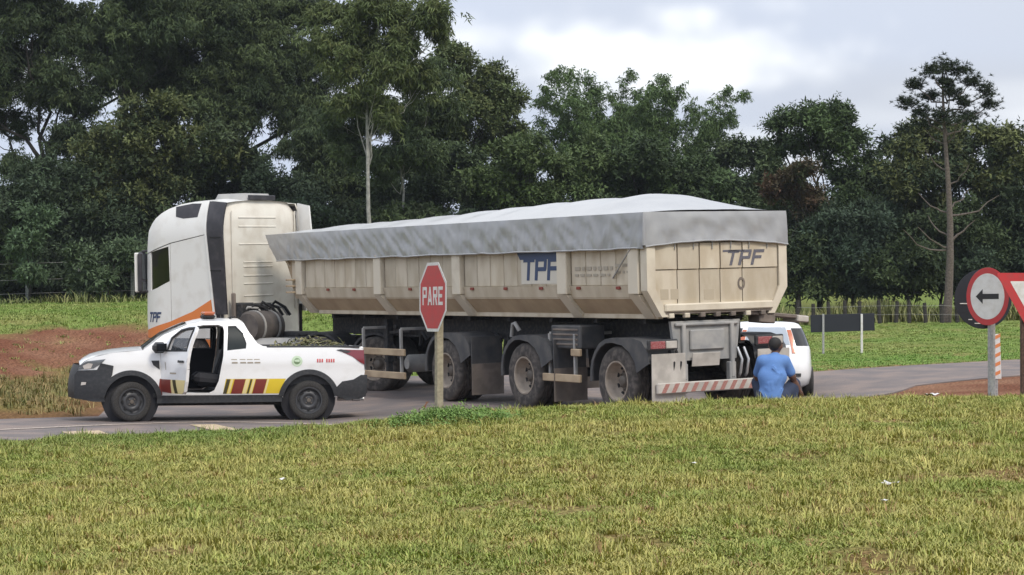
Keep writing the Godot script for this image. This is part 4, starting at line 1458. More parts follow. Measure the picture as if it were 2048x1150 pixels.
		drape(st, arc2(Vector2(0.19, 0.92), 0.05, 0, 345, 16), [], 0.1, on.call(0.005), out)
		part("emblem_centre", st, plain("print_green", lin(0.2, 0.3, 0.16), 0.5), em)
	# hood, windscreen, roof, nose: strips across
	var strip := func(pts: Array, crown: float, out: Vector3, inset: float) -> SurfaceTool:
		var s2 := begin()
		var g := []
		for p in pts:
			var r := []
			for j in 15:
				var v := lerpf(-1.0, 1.0, j / 14.0)
				r.append(Vector3(p[0], p[1], v * (pick_half(p[0], p[1]) - inset)) + Vector3(out.x, out.y, 0).normalized() * crown * (1.0 - v * v))
			g.append(r)
		sheet(s2, g, out)
		return s2
	part("hood", strip.call([[2.56, 1.1], [2.8, 1.085], [3.02, 1.06], [3.2, 1.025], [3.34, 0.985], [3.44, 0.925], [3.5, 0.87]], 0.05, Vector3(0.35, 1, 0), 0.0), white, t)
	part("windscreen", strip.call([[2.53, 1.105], [2.38, 1.22], [2.24, 1.32], [2.05, 1.41], [1.87, 1.485]], 0.06, Vector3(0.6, 1, 0), 0.03), pane, t)
	part("roof", strip.call([[1.88, 1.487], [1.75, 1.52], [1.63, 1.544], [1.3, 1.548], [1.06, 1.544], [1.0, 1.51]], 0.045, Vector3(0, 1, 0), 0.0), white, t)
	part("grille", strip.call([[3.5, 0.872], [3.55, 0.75], [3.575, 0.62], [3.585, 0.5], [3.58, 0.36], [3.45, 0.32]], 0.1, Vector3(1, 0.1, 0), 0.0), clad, t)
	part("cab_back", strip.call([[1.0, 1.51], [0.96, 1.44], [0.94, 1.38]], 0.01, Vector3(-1, 0.2, 0), 0.0), white, t)
	part("rear_window", strip.call([[0.94, 1.38], [0.88, 1.3], [0.85, 1.16]], 0.01, Vector3(-1, 0.2, 0), 0.03), tint, t)
	part("bulkhead", strip.call([[0.85, 1.16], [0.82, 0.9], [0.82, 0.55]], 0.0, Vector3(-1, 0, 0), 0.03), clad, t)
	# load bed
	st = begin()
	box(st, Vector3(0.0, 0.56, 0), Vector3(1.64, 0.03, 1.5))
	for s in [-1.0, 1.0]:
		box(st, Vector3(0.0, 0.84, s * 0.765), Vector3(1.64, 0.56, 0.02))
	part("load_bed", st, clad, t)
	for s in [-1.0, 1.0]:
		st = begin()
		bar(st, Vector3(-0.8, 1.145, s * 0.8), Vector3(0.66, 1.145, s * 0.8), 0.09, 0.03, 0.01)
		part("bed_rail", st, clad, t)
	st = begin()
	box(st, Vector3(-0.845, 0.87, 0), Vector3(0.05, 0.55, 1.5), Basis(), 0.02)
	part("tailgate", st, white, t)
	st = begin()
	box(st, Vector3(-0.88, 0.5, 0), Vector3(0.1, 0.24, 1.55), Basis(), 0.04)
	part("rear_bumper", st, clad, t)
	st = begin()
	box(st, Vector3(-0.8, 0.3, -0.4), Vector3(0.16, 0.05, 0.12), Basis(), 0.02)
	tube(st, [Vector3(-0.92, 0.31, -0.42), Vector3(-0.5, 0.31, -0.42)], [0.03, 0.03], 10)
	part("exhaust_pipe", st, mats["silver"], t)
	# floor pan, firewall, inside
	st = begin()
	box(st, Vector3(1.45, 0.4, 0), Vector3(1.9, 0.06, 1.56))
	box(st, Vector3(1.4, 0.3, 0), Vector3(2.0, 0.14, 1.1), Basis(), 0.03)
	box(st, Vector3(2.75, 0.55, 0), Vector3(1.3, 0.3, 0.9), Basis(), 0.05)
	box(st, Vector3(-0.1, 0.42, 0), Vector3(1.5, 0.12, 1.0), Basis(), 0.03)
	part("floor_pan", st, mats["chassis_black"], t)
	st = begin()
	box(st, Vector3(2.45, 0.72, 0), Vector3(0.06, 0.66, 1.5))
	box(st, Vector3(2.3, 0.96, 0), Vector3(0.4, 0.22, 1.5), Basis(), 0.08)
	part("dashboard", st, inner, t)
	for z in [-0.38, 0.38]:
		st = begin()
		box(st, Vector3(1.5, 0.62, z), Vector3(0.5, 0.2, 0.5), Basis(Vector3.BACK, 0.1), 0.07)
		box(st, Vector3(1.22, 0.95, z), Vector3(0.16, 0.66, 0.48), Basis(Vector3.BACK, 0.3), 0.06)
		box(st, Vector3(1.11, 1.34, z), Vector3(0.1, 0.17, 0.24), Basis(Vector3.BACK, 0.2), 0.04)
		part("seat", st, inner, t)
	st = begin()
	var wheel_pts := []
	var wheel_rad := []
	for k in 25:
		var a := TAU * k / 24
		wheel_pts.append(Vector3(2.0, 0.98, -0.38) + Basis(Vector3.BACK, -0.45) * Vector3(0, cos(a) * 0.185, sin(a) * 0.185))
		wheel_rad.append(0.016)
	tube(st, wheel_pts, wheel_rad, 8, false)
	tube(st, [Vector3(2.0, 0.98, -0.38), Vector3(2.2, 0.9, -0.38)], [0.05, 0.04], 8)
	part("steering_wheel", st, inner, t)
	# the doors: shut on the right, swung open on the left
	for side in 2:
		var s := -1.0 if side == 0 else 1.0
		var hinge := Vector3(2.27, 0.0, s * 0.845)
		var d := group_part("door", t, Transform3D(Basis(Vector3.UP, s * deg_to_rad(0.0 if side == 1 else 67.0)), hinge))
		if side == 0:
			d.set_meta("label", "driver door standing open")
		var dz := func(lift: float) -> Callable: return func(x, y): return Vector3(x - 2.27, y, s * (pick_half(x, y) + lift) - s * 0.845)
		var out := Vector3(0, 0, s)
		var pane_line := v2([2.06, 1.09, 2.02, 1.3, 1.82, 1.41, 1.6, 1.445, 1.41, 1.45, 1.38, 1.4, 1.4, 1.1])
		var skin := v2([2.25, 0.45, 2.28, 0.8, 2.28, 1.1, 2.09, 1.29, 1.83, 1.435, 1.62, 1.475, 1.4, 1.48, 1.34, 1.45, 1.325, 1.39, 1.345, 1.0, 1.41, 0.63, 1.48, 0.48, 1.56, 0.44])
		st = begin()
		drape(st, skin, [pane_line], 0.1, dz.call(0.002), out, 0.05)
		part("door_skin", st, white, d)
		st = begin()
		drape(st, skin, [pane_line], 0.1, dz.call(-0.05), -out)
		part("door_lining", st, inner, d)
		st = begin()
		drape(st, v2([2.09, 1.08, 2.05, 1.3, 1.83, 1.42, 1.6, 1.455, 1.4, 1.46, 1.37, 1.4, 1.39, 1.09]), [], 0.12, dz.call(-0.015), out)
		part("door_glass", st, glass("door_glass", Color(0.25, 0.27, 0.28), 0.25), d)
		st = begin()
		drape(st, v2([2.09, 1.08, 2.05, 1.3, 1.83, 1.42, 1.6, 1.455, 1.4, 1.46, 1.37, 1.4, 1.39, 1.09]), [v2([2.05, 1.105, 2.01, 1.28, 1.81, 1.39, 1.6, 1.425, 1.43, 1.43, 1.42, 1.11])], 0.1, dz.call(0.005), out, 0.015)
		part("window_seal", st, mats["black_rubber"], d)
		st = begin()
		drape(st, v2([1.62, 0.92, 1.45, 0.92, 1.45, 0.955, 1.62, 0.955]), [], 0.1, dz.call(0.025), out, 0.025)
		part("handle", st, clad, d)
		st = begin()
		drape(st, v2([2.25, 0.46, 2.275, 0.655, 1.92, 0.655, 1.92, 0.445]), [], 0.12, dz.call(0.005), out)
		part("maroon_stripe", st, maroon, d)
		st = begin()
		drape(st, v2([1.92, 0.445, 1.92, 0.655, 1.42, 0.655, 1.49, 0.48, 1.56, 0.445]), [], 0.12, dz.call(0.005), out)
		part("yellow_stripe", st, cream, d)
		st = begin()
		drape(st, v2([1.8, 0.45, 1.86, 0.655, 1.75, 0.655, 1.7, 0.45]), [], 0.12, dz.call(0.008), out)
		part("dark_stripe", st, plain("decal_dark", lin(0.06, 0.05, 0.02), 0.4), d)
		for q in [[2.1, 0.8, 0.02, 0.12], [1.95, 0.74, 0.22, 0.025]]:
			st = begin()
			drape(st, v2([q[0], q[1], q[0] - q[2], q[1], q[0] - q[2], q[1] + q[3], q[0], q[1] + q[3]]), [], 0.2, dz.call(0.004), out)
			part("small_print", st, mats["print_grey"], d)
		# mirror
		st = begin()
		box(st, Vector3(-0.12, 1.14, s * 0.1), Vector3(0.16, 0.17, 0.24), Basis(Vector3.UP, s * -0.2), 0.06)
		var mi := part("door_mirror", st, clad, d)
		st = begin()
		box(st, Vector3(-0.205, 1.145, s * 0.1), Vector3(0.012, 0.12, 0.19), Basis(Vector3.UP, s * -0.2), 0.004)
		part("mirror_glass", st, mats["mirror"], mi)
	for q in [[0.0, -1.0, 0.0], [0.0, 1.0, 0.0], [2.737, -1.0, 0.25], [2.737, 1.0, 0.25]]:
		wheel(t, Vector3(q[0], 0.308, q[1] * 0.755), 0.308, 0.195, 0.2, q[1], "car", q[2])
	for x in [0.0, 2.737]:
		st = begin()
		for s in [-1.0, 1.0]:
			lathe(st, [Vector2(0.41, 0.1), Vector2(0.43, 0.0), Vector2(0.43, -0.2), Vector2(0.3, -0.24)], Transform3D(Basis(), Vector3(x, 0.33, s * 0.62 + (0.1 if s > 0 else 0.1))), 28, false)
		part("wheel_well", st, inner, t).set_meta("kind", "stuff")
	# beacon on the roof
	st = begin()
	box(st, Vector3(1.52, 1.615, -0.05), Vector3(0.2, 0.05, 0.7), Basis(), 0.02)
	var bc := part("roof_beacon", st, mats["black_rubber"], t)
	for z in [-0.3, 0.2]:
		st = begin()
		box(st, Vector3(1.52, 1.665, z), Vector3(0.18, 0.06, 0.22), Basis(), 0.025)
		part("amber_lens", st, plain("amber", lin(0.4, 0.09, 0.02), 0.2, 0.0, 0.8), bc)
	for z in [-0.1, 0.1]:
		st = begin()
		tube(st, [Vector3(1.2, 1.58, z * 3.0), Vector3(1.1, 1.62, z * 3.0)], [0.012, 0.006], 6)
		part("roof_aerial", st, mats["black_rubber"], t)
	# brush in the bed
	var brush := thing("brush_heap", "low heap of cut green and straw brush lying in the pickup bed", "brush", xf * Transform3D(Basis(), Vector3(0, 0.575, 0)))
	var rb := RandomNumberGenerator.new()
	rb.seed = 12
	st = begin()
	for k in 150:
		var a := Vector3(rb.randf_range(-0.7, 0.55), rb.randf_range(0.05, 0.5), rb.randf_range(-0.6, 0.6))
		var d := Vector3(rb.randf_range(-1, 1), rb.randf_range(-0.25, 0.35), rb.randf_range(-1, 1)).normalized() * rb.randf_range(0.15, 0.3)
		a.y += 0.2 * (1.0 - absf(a.x + 0.1))
		if absf(a.x + d.x) > 0.74 or absf(a.z + d.z) > 0.72:
			d = -d * 0.5
		tube(st, [a, a + d * 0.5 + Vector3(0, 0.02, 0), a + d], [0.01, 0.008, 0.004], 4, false)
	for k in 900:
		var a := Vector3(rb.randf_range(-0.7, 0.6), 0.0, rb.randf_range(-0.65, 0.65))
		a.y = rb.randf_range(0.02, 0.5 + 0.18 * (1.0 - absf(a.x + 0.1)))
		var u := Vector3(rb.randf_range(-1, 1), rb.randf_range(-0.5, 1), rb.randf_range(-1, 1)).normalized() * 0.09
		var v := u.cross(Vector3(rb.randf_range(-1, 1), 1, rb.randf_range(-1, 1))).normalized() * 0.02
		quad(st, a, a + u * 0.5 + v, a + u, a + u * 0.5 - v, Vector3.UP)
	part("brush", st, textured("brush", tinted(111, 0.02, lin(0.07, 0.085, 0.035), lin(0.36, 0.3, 0.15), 0.35, 0.75), 1.6, 0.9), brush).set_meta("kind", "stuff")

# ---------------------------------------------------------------- rounded bodies from tapered bones (surface nets)
func nets(st: SurfaceTool, bones: Array, cell: float, k := 0.02) -> void:
	var lo := Vector3(1e9, 1e9, 1e9)
	var hi := -lo
	for b in bones:
		var r: float = maxf(b[2], b[3]) + cell * 2.5
		lo = lo.min(b[0].min(b[1]) - Vector3(r, r, r))
		hi = hi.max(b[0].max(b[1]) + Vector3(r, r, r))
	var n := Vector3i(((hi - lo) / cell).ceil()) + Vector3i.ONE
	var acc := PackedFloat32Array()
	acc.resize(n.x * n.y * n.z)
	for b in bones:
		var a: Vector3 = b[0]
		var ab: Vector3 = b[1] - a
		var l2 := maxf(ab.length_squared(), 1e-9)
		var r: float = maxf(b[2], b[3]) + cell * 1.8 + k
		var i0 := Vector3i(((a.min(b[1]) - Vector3(r, r, r) - lo) / cell).floor()).clamp(Vector3i.ZERO, n - Vector3i.ONE)
		var i1 := Vector3i(((a.max(b[1]) + Vector3(r, r, r) - lo) / cell).ceil()).clamp(Vector3i.ZERO, n - Vector3i.ONE)
		for z in range(i0.z, i1.z + 1):
			for y in range(i0.y, i1.y + 1):
				for x in range(i0.x, i1.x + 1):
					var p := lo + Vector3(x, y, z) * cell
					var t := clampf((p - a).dot(ab) / l2, 0.0, 1.0)
					var d := p.distance_to(a + ab * t) - lerpf(b[2], b[3], t)
					if d < cell * 1.8 + k:
						acc[x + n.x * (y + n.y * z)] += exp(-d / k)
	var f := PackedFloat32Array()
	f.resize(acc.size())
	for i in acc.size():
		f[i] = -k * log(acc[i]) if acc[i] > 1e-6 else 1.0
	var vid := {}
	var pos := []
	var nor := []
	var step := [0, 1, n.x, n.x + 1, n.x * n.y, n.x * n.y + 1, n.x * n.y + n.x, n.x * n.y + n.x + 1]
	var edges := [[0, 1], [2, 3], [4, 5], [6, 7], [0, 2], [1, 3], [4, 6], [5, 7], [0, 4], [1, 5], [2, 6], [3, 7]]
	for z in n.z - 1:
		for y in n.y - 1:
			for x in n.x - 1:
				var o := x + n.x * (y + n.y * z)
				var inside := 0
				for c in 8:
					if f[o + step[c]] < 0.0:
						inside += 1
				if inside == 0 or inside == 8:
					continue
				var s := Vector3.ZERO
				var cnt := 0
				for e in edges:
					var fa := f[o + step[e[0]]]
					var fb := f[o + step[e[1]]]
					if (fa < 0.0) != (fb < 0.0):
						var pa := Vector3(e[0] & 1, (e[0] >> 1) & 1, e[0] >> 2)
						var pb := Vector3(e[1] & 1, (e[1] >> 1) & 1, e[1] >> 2)
						s += pa.lerp(pb, fa / (fa - fb))
						cnt += 1
				vid[o] = pos.size()
				pos.append(lo + (Vector3(x, y, z) + s / cnt) * cell)
				var q := []
				for c in 8:
					q.append(minf(f[o + step[c]], cell * 2.0))
				nor.append(Vector3(q[1] + q[3] + q[5] + q[7] - q[0] - q[2] - q[4] - q[6], q[2] + q[3] + q[6] + q[7] - q[0] - q[1] - q[4] - q[5], q[4] + q[5] + q[6] + q[7] - q[0] - q[1] - q[2] - q[3]).normalized())
	var ax := [1, n.x, n.x * n.y]
	for o in vid:
		for d in 3:
			if (f[o] < 0.0) == (f[o + ax[d]] < 0.0):
				continue
			var u: int = ax[(d + 1) % 3]
			var v: int = ax[(d + 2) % 3]
			if vid.has(o - u) and vid.has(o - v) and vid.has(o - u - v):
				var a: int = vid[o]
				var b: int = vid[o - u]
				var c: int = vid[o - u - v]
				var e: int = vid[o - v]
				tri(st, pos[a], pos[b], pos[c], nor[a], nor[b], nor[c])
				tri(st, pos[a], pos[c], pos[e], nor[a], nor[c], nor[e])

func make_person() -> void:
	var at := Vector3(px(1545, 30.0), 0, -30.0)
	at.y = land(at.x, 30.0) + 0.02
	var t := thing("person", "person in a blue shirt and dark jeans crouching behind the trailer, back turned", "person", Transform3D(Basis().scaled(Vector3(0.95, 0.95, 0.95)), at))
	var V := func(x, y, z): return Vector3(x, y, z)
	var hipl: Vector3 = V.call(-0.11, 0.3, -0.02)
	var hipr: Vector3 = V.call(0.11, 0.3, -0.02)
	var kneel: Vector3 = V.call(-0.17, 0.52, -0.42)
	var kneer: Vector3 = V.call(0.36, 0.5, -0.3)
	var footl: Vector3 = V.call(-0.14, 0.08, -0.2)
	var footr: Vector3 = V.call(0.3, 0.08, -0.12)
	var pel: Vector3 = V.call(-0.02, 0.3, 0.0)
	var mid: Vector3 = V.call(-0.01, 0.56, -0.02)
	var chest: Vector3 = V.call(0.02, 0.8, -0.08)
	var shl: Vector3 = V.call(-0.15, 0.86, -0.09)
	var shr: Vector3 = V.call(0.2, 0.86, -0.1)
	var ell: Vector3 = V.call(-0.2, 0.62, -0.3)
	var elr: Vector3 = V.call(0.315, 0.63, -0.16)
	var hal: Vector3 = V.call(-0.02, 0.5, -0.5)
	var har: Vector3 = V.call(0.42, 0.44, -0.26)
	var head: Vector3 = V.call(0.06, 1.09, -0.13)
	var torso := [[pel, mid, 0.16, 0.155], [mid, chest, 0.155, 0.15], [hipl, hipr, 0.13, 0.13], [V.call(-0.1, 0.84, -0.09), V.call(0.14, 0.84, -0.09), 0.1, 0.1], [V.call(-0.08, 0.62, -0.03), V.call(0.08, 0.62, -0.03), 0.13, 0.13]]
	var arms := [[shl, ell, 0.062, 0.048], [shr, elr, 0.062, 0.048]]
	var legs := [[hipl, kneel, 0.1, 0.075], [hipr, kneer, 0.1, 0.075], [kneel, footl, 0.07, 0.048], [kneer, footr, 0.07, 0.048]]
	var hands := []
	for h in [[hal, ell], [har, elr]]:
		var d: Vector3 = (h[0] - h[1]).normalized()
		var side: Vector3 = d.cross(Vector3(0, 0, 1)).normalized()
		var palm: Vector3 = h[0] + d * 0.05
		hands.append([h[0], palm + d * 0.03, 0.028, 0.034])
		for k in 4:
			var root: Vector3 = palm + d * 0.035 + side * (0.03 - 0.02 * k)
			var bend: Vector3 = root + d * (0.04 + 0.004 * (k % 2)) + Vector3(0, -0.008, 0)
			hands.append([root, bend, 0.0095, 0.009])
			hands.append([bend, bend + (d + Vector3(0, -1.0, -0.4)).normalized() * 0.032, 0.009, 0.0075])
		hands.append([palm + side * 0.02, palm + side * 0.055 + d * 0.035, 0.011, 0.009])
	var look := Vector3(0.35, -0.35, -0.87).normalized()
	var rside := look.cross(Vector3.UP).normalized()
	var skull := [[head, head + look * 0.02, 0.098, 0.095], [head + Vector3(0, 0.01, 0) - look * 0.03, head + look * 0.02, 0.092, 0.085], [head + look * 0.05 + Vector3(0, -0.06, 0), head + look * 0.035 + Vector3(0, -0.1, 0), 0.058, 0.045], [head + look * 0.1 + Vector3(0, 0.0, 0), head + look * 0.115 + Vector3(0, -0.03, 0), 0.012, 0.017], [head + look * 0.09 + Vector3(0, -0.062, 0) - rside * 0.02, head + look * 0.09 + Vector3(0, -0.062, 0) + rside * 0.02, 0.012, 0.012]]
	for s in [-1.0, 1.0]:
		skull.append([head + rside * s * 0.096 + Vector3(0, 0.01, 0), head + rside * s * 0.1 + Vector3(0, -0.03, 0), 0.016, 0.012])
		skull.append([head + rside * s * 0.035 + look * 0.088 + Vector3(0, 0.012, 0), head + rside * s * 0.03 + look * 0.09 + Vector3(0, 0.01, 0), 0.014, 0.014])
	var st := begin()
	nets(st, torso + arms + legs + [[ell, hal, 0.043, 0.03], [elr, har, 0.043, 0.03], [chest + Vector3(0.02, 0.1, -0.02), head + Vector3(0, -0.06, 0.01), 0.058, 0.055], [footl + Vector3(0, -0.02, 0.05), footl + Vector3(0, -0.035, -0.15), 0.04, 0.035], [footr + Vector3(0, -0.02, 0.05), footr + Vector3(0.05, -0.035, -0.14), 0.04, 0.035]], 0.014, 0.02)
	nets(st, skull, 0.007, 0.008)
	nets(st, hands, 0.005, 0.004)
	part("body", st, plain("skin", lin(0.13, 0.065, 0.042), 0.55), t)
	st = begin()
	var shirt := []
	for b in torso:
		shirt.append([b[0], b[1], b[2] + 0.014, b[3] + 0.012])
	for b in arms:
		shirt.append([b[0], b[0].lerp(b[1], 0.75), b[2] + 0.02, b[3] + 0.03])
	shirt.append([Vector3(-0.14, 0.42, 0.0), Vector3(-0.12, 0.7, -0.02), 0.05, 0.05])
	shirt.append([chest + Vector3(0.02, 0.1, 0.0), chest + Vector3(0.03, 0.135, -0.01), 0.072, 0.066])
	var folds := RandomNumberGenerator.new()
	folds.seed = 3
	for k in 9:   # creases standing proud of the cloth
		var y := folds.randf_range(0.36, 0.82)
		var x := folds.randf_range(-0.13, 0.13)
		var z := sqrt(maxf(0.0, 0.172 * 0.172 - x * x * 0.8)) - 0.015 - 0.14 * maxf(0.0, y - 0.5)
		shirt.append([Vector3(x, y, z), Vector3(x + folds.randf_range(-0.09, 0.09), y - folds.randf_range(0.04, 0.12), z + 0.002), 0.006, 0.004])
	nets(st, shirt, 0.012, 0.014)
	part("shirt", st, textured("shirt_blue", tinted(121, 0.03, lin(0.1, 0.215, 0.48), lin(0.12, 0.24, 0.51), 0.3, 0.8), 3.0, 0.85), t)
	st = begin()
	var jeans := [[hipl, hipr, 0.148, 0.148]]
	for b in legs:
		jeans.append([b[0], b[1], b[2] + 0.016, b[3] + 0.018])
	nets(st, jeans, 0.014, 0.02)
	part("jeans", st, textured("jeans", tinted(122, 0.03, lin(0.02, 0.03, 0.06), lin(0.04, 0.055, 0.1), 0.3, 0.8), 4.0, 0.9), t)
	st = begin()
	nets(st, [[head - look * 0.025 + Vector3(0, 0.022, 0), head + Vector3(0, 0.035, 0), 0.1, 0.09], [head - look * 0.05 + Vector3(0, -0.02, 0), head - look * 0.02 + Vector3(0, 0.01, 0), 0.075, 0.09]], 0.008, 0.008)
	part("hair", st, plain("hair", lin(0.012, 0.01, 0.009), 0.7), t)
	st = begin()
	nets(st, [[footl + Vector3(0, -0.03, 0.06), footl + Vector3(0, -0.045, -0.17), 0.047, 0.042], [footr + Vector3(0, -0.03, 0.06), footr + Vector3(0.05, -0.045, -0.16), 0.047, 0.042]], 0.012, 0.012)
	part("shoes", st, mats["black_rubber"], t).set_meta("kind", "stuff")

# ---------------------------------------------------------------- white hatchback beyond the trailer
const CAR_ROWS := [[0.2, 0.1, 3.6, 0.7], [0.26, 0.0, 3.72, 0.8], [0.4, -0.06, 3.8, 0.83], [0.55, -0.06, 3.8, 0.84], [0.68, -0.02, 3.76, 0.835], [0.78, 0.03, 3.65, 0.83], [0.86, 0.06, 3.3, 0.82], [0.93, 0.09, 2.95, 0.8], [1.05, 0.15, 2.65, 0.755], [1.18, 0.22, 2.4, 0.705], [1.28, 0.29, 2.15, 0.655], [1.34, 0.38, 1.95, 0.61], [1.375, 0.55, 1.75, 0.53], [1.39, 0.8, 1.5, 0.35]]
func car_point(a: float, y: float, lift: float) -> Vector3:
	var i := 0
	while i < CAR_ROWS.size() - 2 and CAR_ROWS[i + 1][0] < y:
		i += 1
	var f: float = clampf((y - CAR_ROWS[i][0]) / (CAR_ROWS[i + 1][0] - CAR_ROWS[i][0]), 0.0, 1.0)
	var x0: float = lerpf(CAR_ROWS[i][1], CAR_ROWS[i + 1][1], f)
	var x1: float = lerpf(CAR_ROWS[i][2], CAR_ROWS[i + 1][2], f)
	var h: float = lerpf(CAR_ROWS[i][3], CAR_ROWS[i + 1][3], f)
	var c := cos(a)
	var s := sin(a)
	var e := 0.32
	var dx := signf(c) * pow(absf(c), e) * (x1 - x0) * 0.5
	var dz := signf(s) * pow(absf(s), e) * h
	var n := Vector3(signf(c) * pow(absf(c), 2.0 - e) / maxf((x1 - x0) * 0.5, 0.1), 0.0, signf(s) * pow(absf(s), 2.0 - e) / maxf(h, 0.1)).normalized()
	return Vector3((x0 + x1) * 0.5 + dx, y, dz) + n * lift

func car_patch(st: SurfaceTool, a0: float, a1: float, y0: float, y1: float, lift: float, na := 10, ny := 6) -> void:
	var g := []
	for i in na + 1:
		var r := []
		for j in ny + 1:
			r.append(car_point(deg_to_rad(lerpf(a0, a1, float(i) / na)), lerpf(y0, y1, float(j) / ny), lift))
		g.append(r)
	var am := deg_to_rad((a0 + a1) * 0.5)
	sheet(st, g, Vector3(cos(am), 0.3, sin(am)))

func make_hatchback() -> void:
	var at := Vector3(px(1535, 37.6), 0, -37.6)
	at.y = land(at.x, 37.6) + 0.02
	var t := thing("hatchback_car", "white hatchback car seen from behind beyond the trailer's right rear corner", "car", Transform3D(Basis(Vector3.UP, deg_to_rad(86.0)), at))
	var white: Material = mats["pickup_white"]
	var st := begin()
	var g := []
	for r in CAR_ROWS:
		var row := []
		for k in 97:
			row.append(car_point(TAU * k / 96.0, r[0], 0.0))
		g.append(row)
	var mid := Vector3(1.15, 0.9, 0)
	for i in g.size() - 1:
		for k in 96:
			var q := [g[i][k], g[i][k + 1], g[i + 1][k + 1], g[i + 1][k]]
			var n: Vector3 = (q[2] - q[0]).cross(q[3] - q[1])
			if n.length() < 1e-8:
				continue
			var nn := []
			for c in [[i, k], [i, k + 1], [i + 1, k + 1], [i + 1, k]]:
				var du: Vector3 = g[c[0]][(c[1] + 1) % 96] - g[c[0]][(c[1] + 95) % 96]
				var dv: Vector3 = g[mini(c[0] + 1, g.size() - 1)][c[1]] - g[maxi(c[0] - 1, 0)][c[1]]
				var m := du.cross(dv).normalized()
				nn.append(m if m.dot(g[c[0]][c[1]] - Vector3(1.6, 0.5, 0)) > 0.0 else -m)
			tri(st, q[0], q[1], q[2], nn[0], nn[1], nn[2])
			tri(st, q[0], q[2], q[3], nn[0], nn[2], nn[3])
	for k in 96:
		tri(st, g[-1][k], g[-1][k + 1], Vector3(1.15, 1.392, 0), Vector3.UP, Vector3.UP, Vector3.UP)
	part("body", st, white, t)
	st = begin()
	car_patch(st, 172.9, 187.1, 0.97, 1.29, 0.006, 12, 6)
	part("rear_window", st, plain("sky_grey_glass", lin(0.42, 0.45, 0.48), 0.12, 0.55), t)  # pale metallic grey stands in for sky reflected in the pane
	for s in [-1.0, 1.0]:
		st = begin()
		car_patch(st, s * 100, s * 165, 0.95, 1.27, 0.005, 10, 5)
		part("side_window", st, glass("hatch_glass", Color(0.03, 0.035, 0.04), 0.9), t)
		st = begin()
		car_patch(st, s * 80, s * 97, 0.95, 1.27, 0.005, 6, 5)
		part("side_window", st, glass("hatch_glass", Color(0.03, 0.035, 0.04), 0.9), t)
		st = begin()
		car_patch(st, s * 172.0, s * 166, 0.82, 1.24, 0.012, 8, 6)
		part("tail_lamp", st, plain("lamp_orange", lin(0.5, 0.13, 0.05), 0.25, 0.0, 0.7), t)
		st = begin()
		car_patch(st, s * 172.5, s * 160, 0.4, 0.46, 0.012, 8, 2)
		part("bumper_trim", st, mats["black_plastic"], t)
	st = begin()
	car_patch(st, 170, 190, 0.21, 0.3, 0.01, 16, 2)
	part("lower_bumper", st, mats["black_plastic"], t)
	st = begin()
	box(st, Vector3(-0.035, 0.66, 0), Vector3(0.02, 0.12, 0.4), Basis(), 0.004)
	part("plate", st, mats["dusty_flap"], t)
	st = begin()
	car_patch(st, -20, 20, 0.9, 1.25, 0.006, 10, 5)
	part("windscreen", st, glass("hatch_glass", Color(0.03, 0.035, 0.04), 0.9), t)
	for q in [[0.62, -1.0], [0.62, 1.0], [3.05, -1.0], [3.05, 1.0]]:
		wheel(t, Vector3(q[0], 0.29, q[1] * 0.76), 0.29, 0.18, 0.18, q[1], "car")

# ---------------------------------------------------------------- signs
func round_post(st: SurfaceTool, x: float, d: float, top: float, r: float, origin: Vector3) -> void:
	var g := ground_at(x, d, -0.1) - origin
	tube(st, [g, Vector3(g.x, top, g.z)], [r, r], 12)

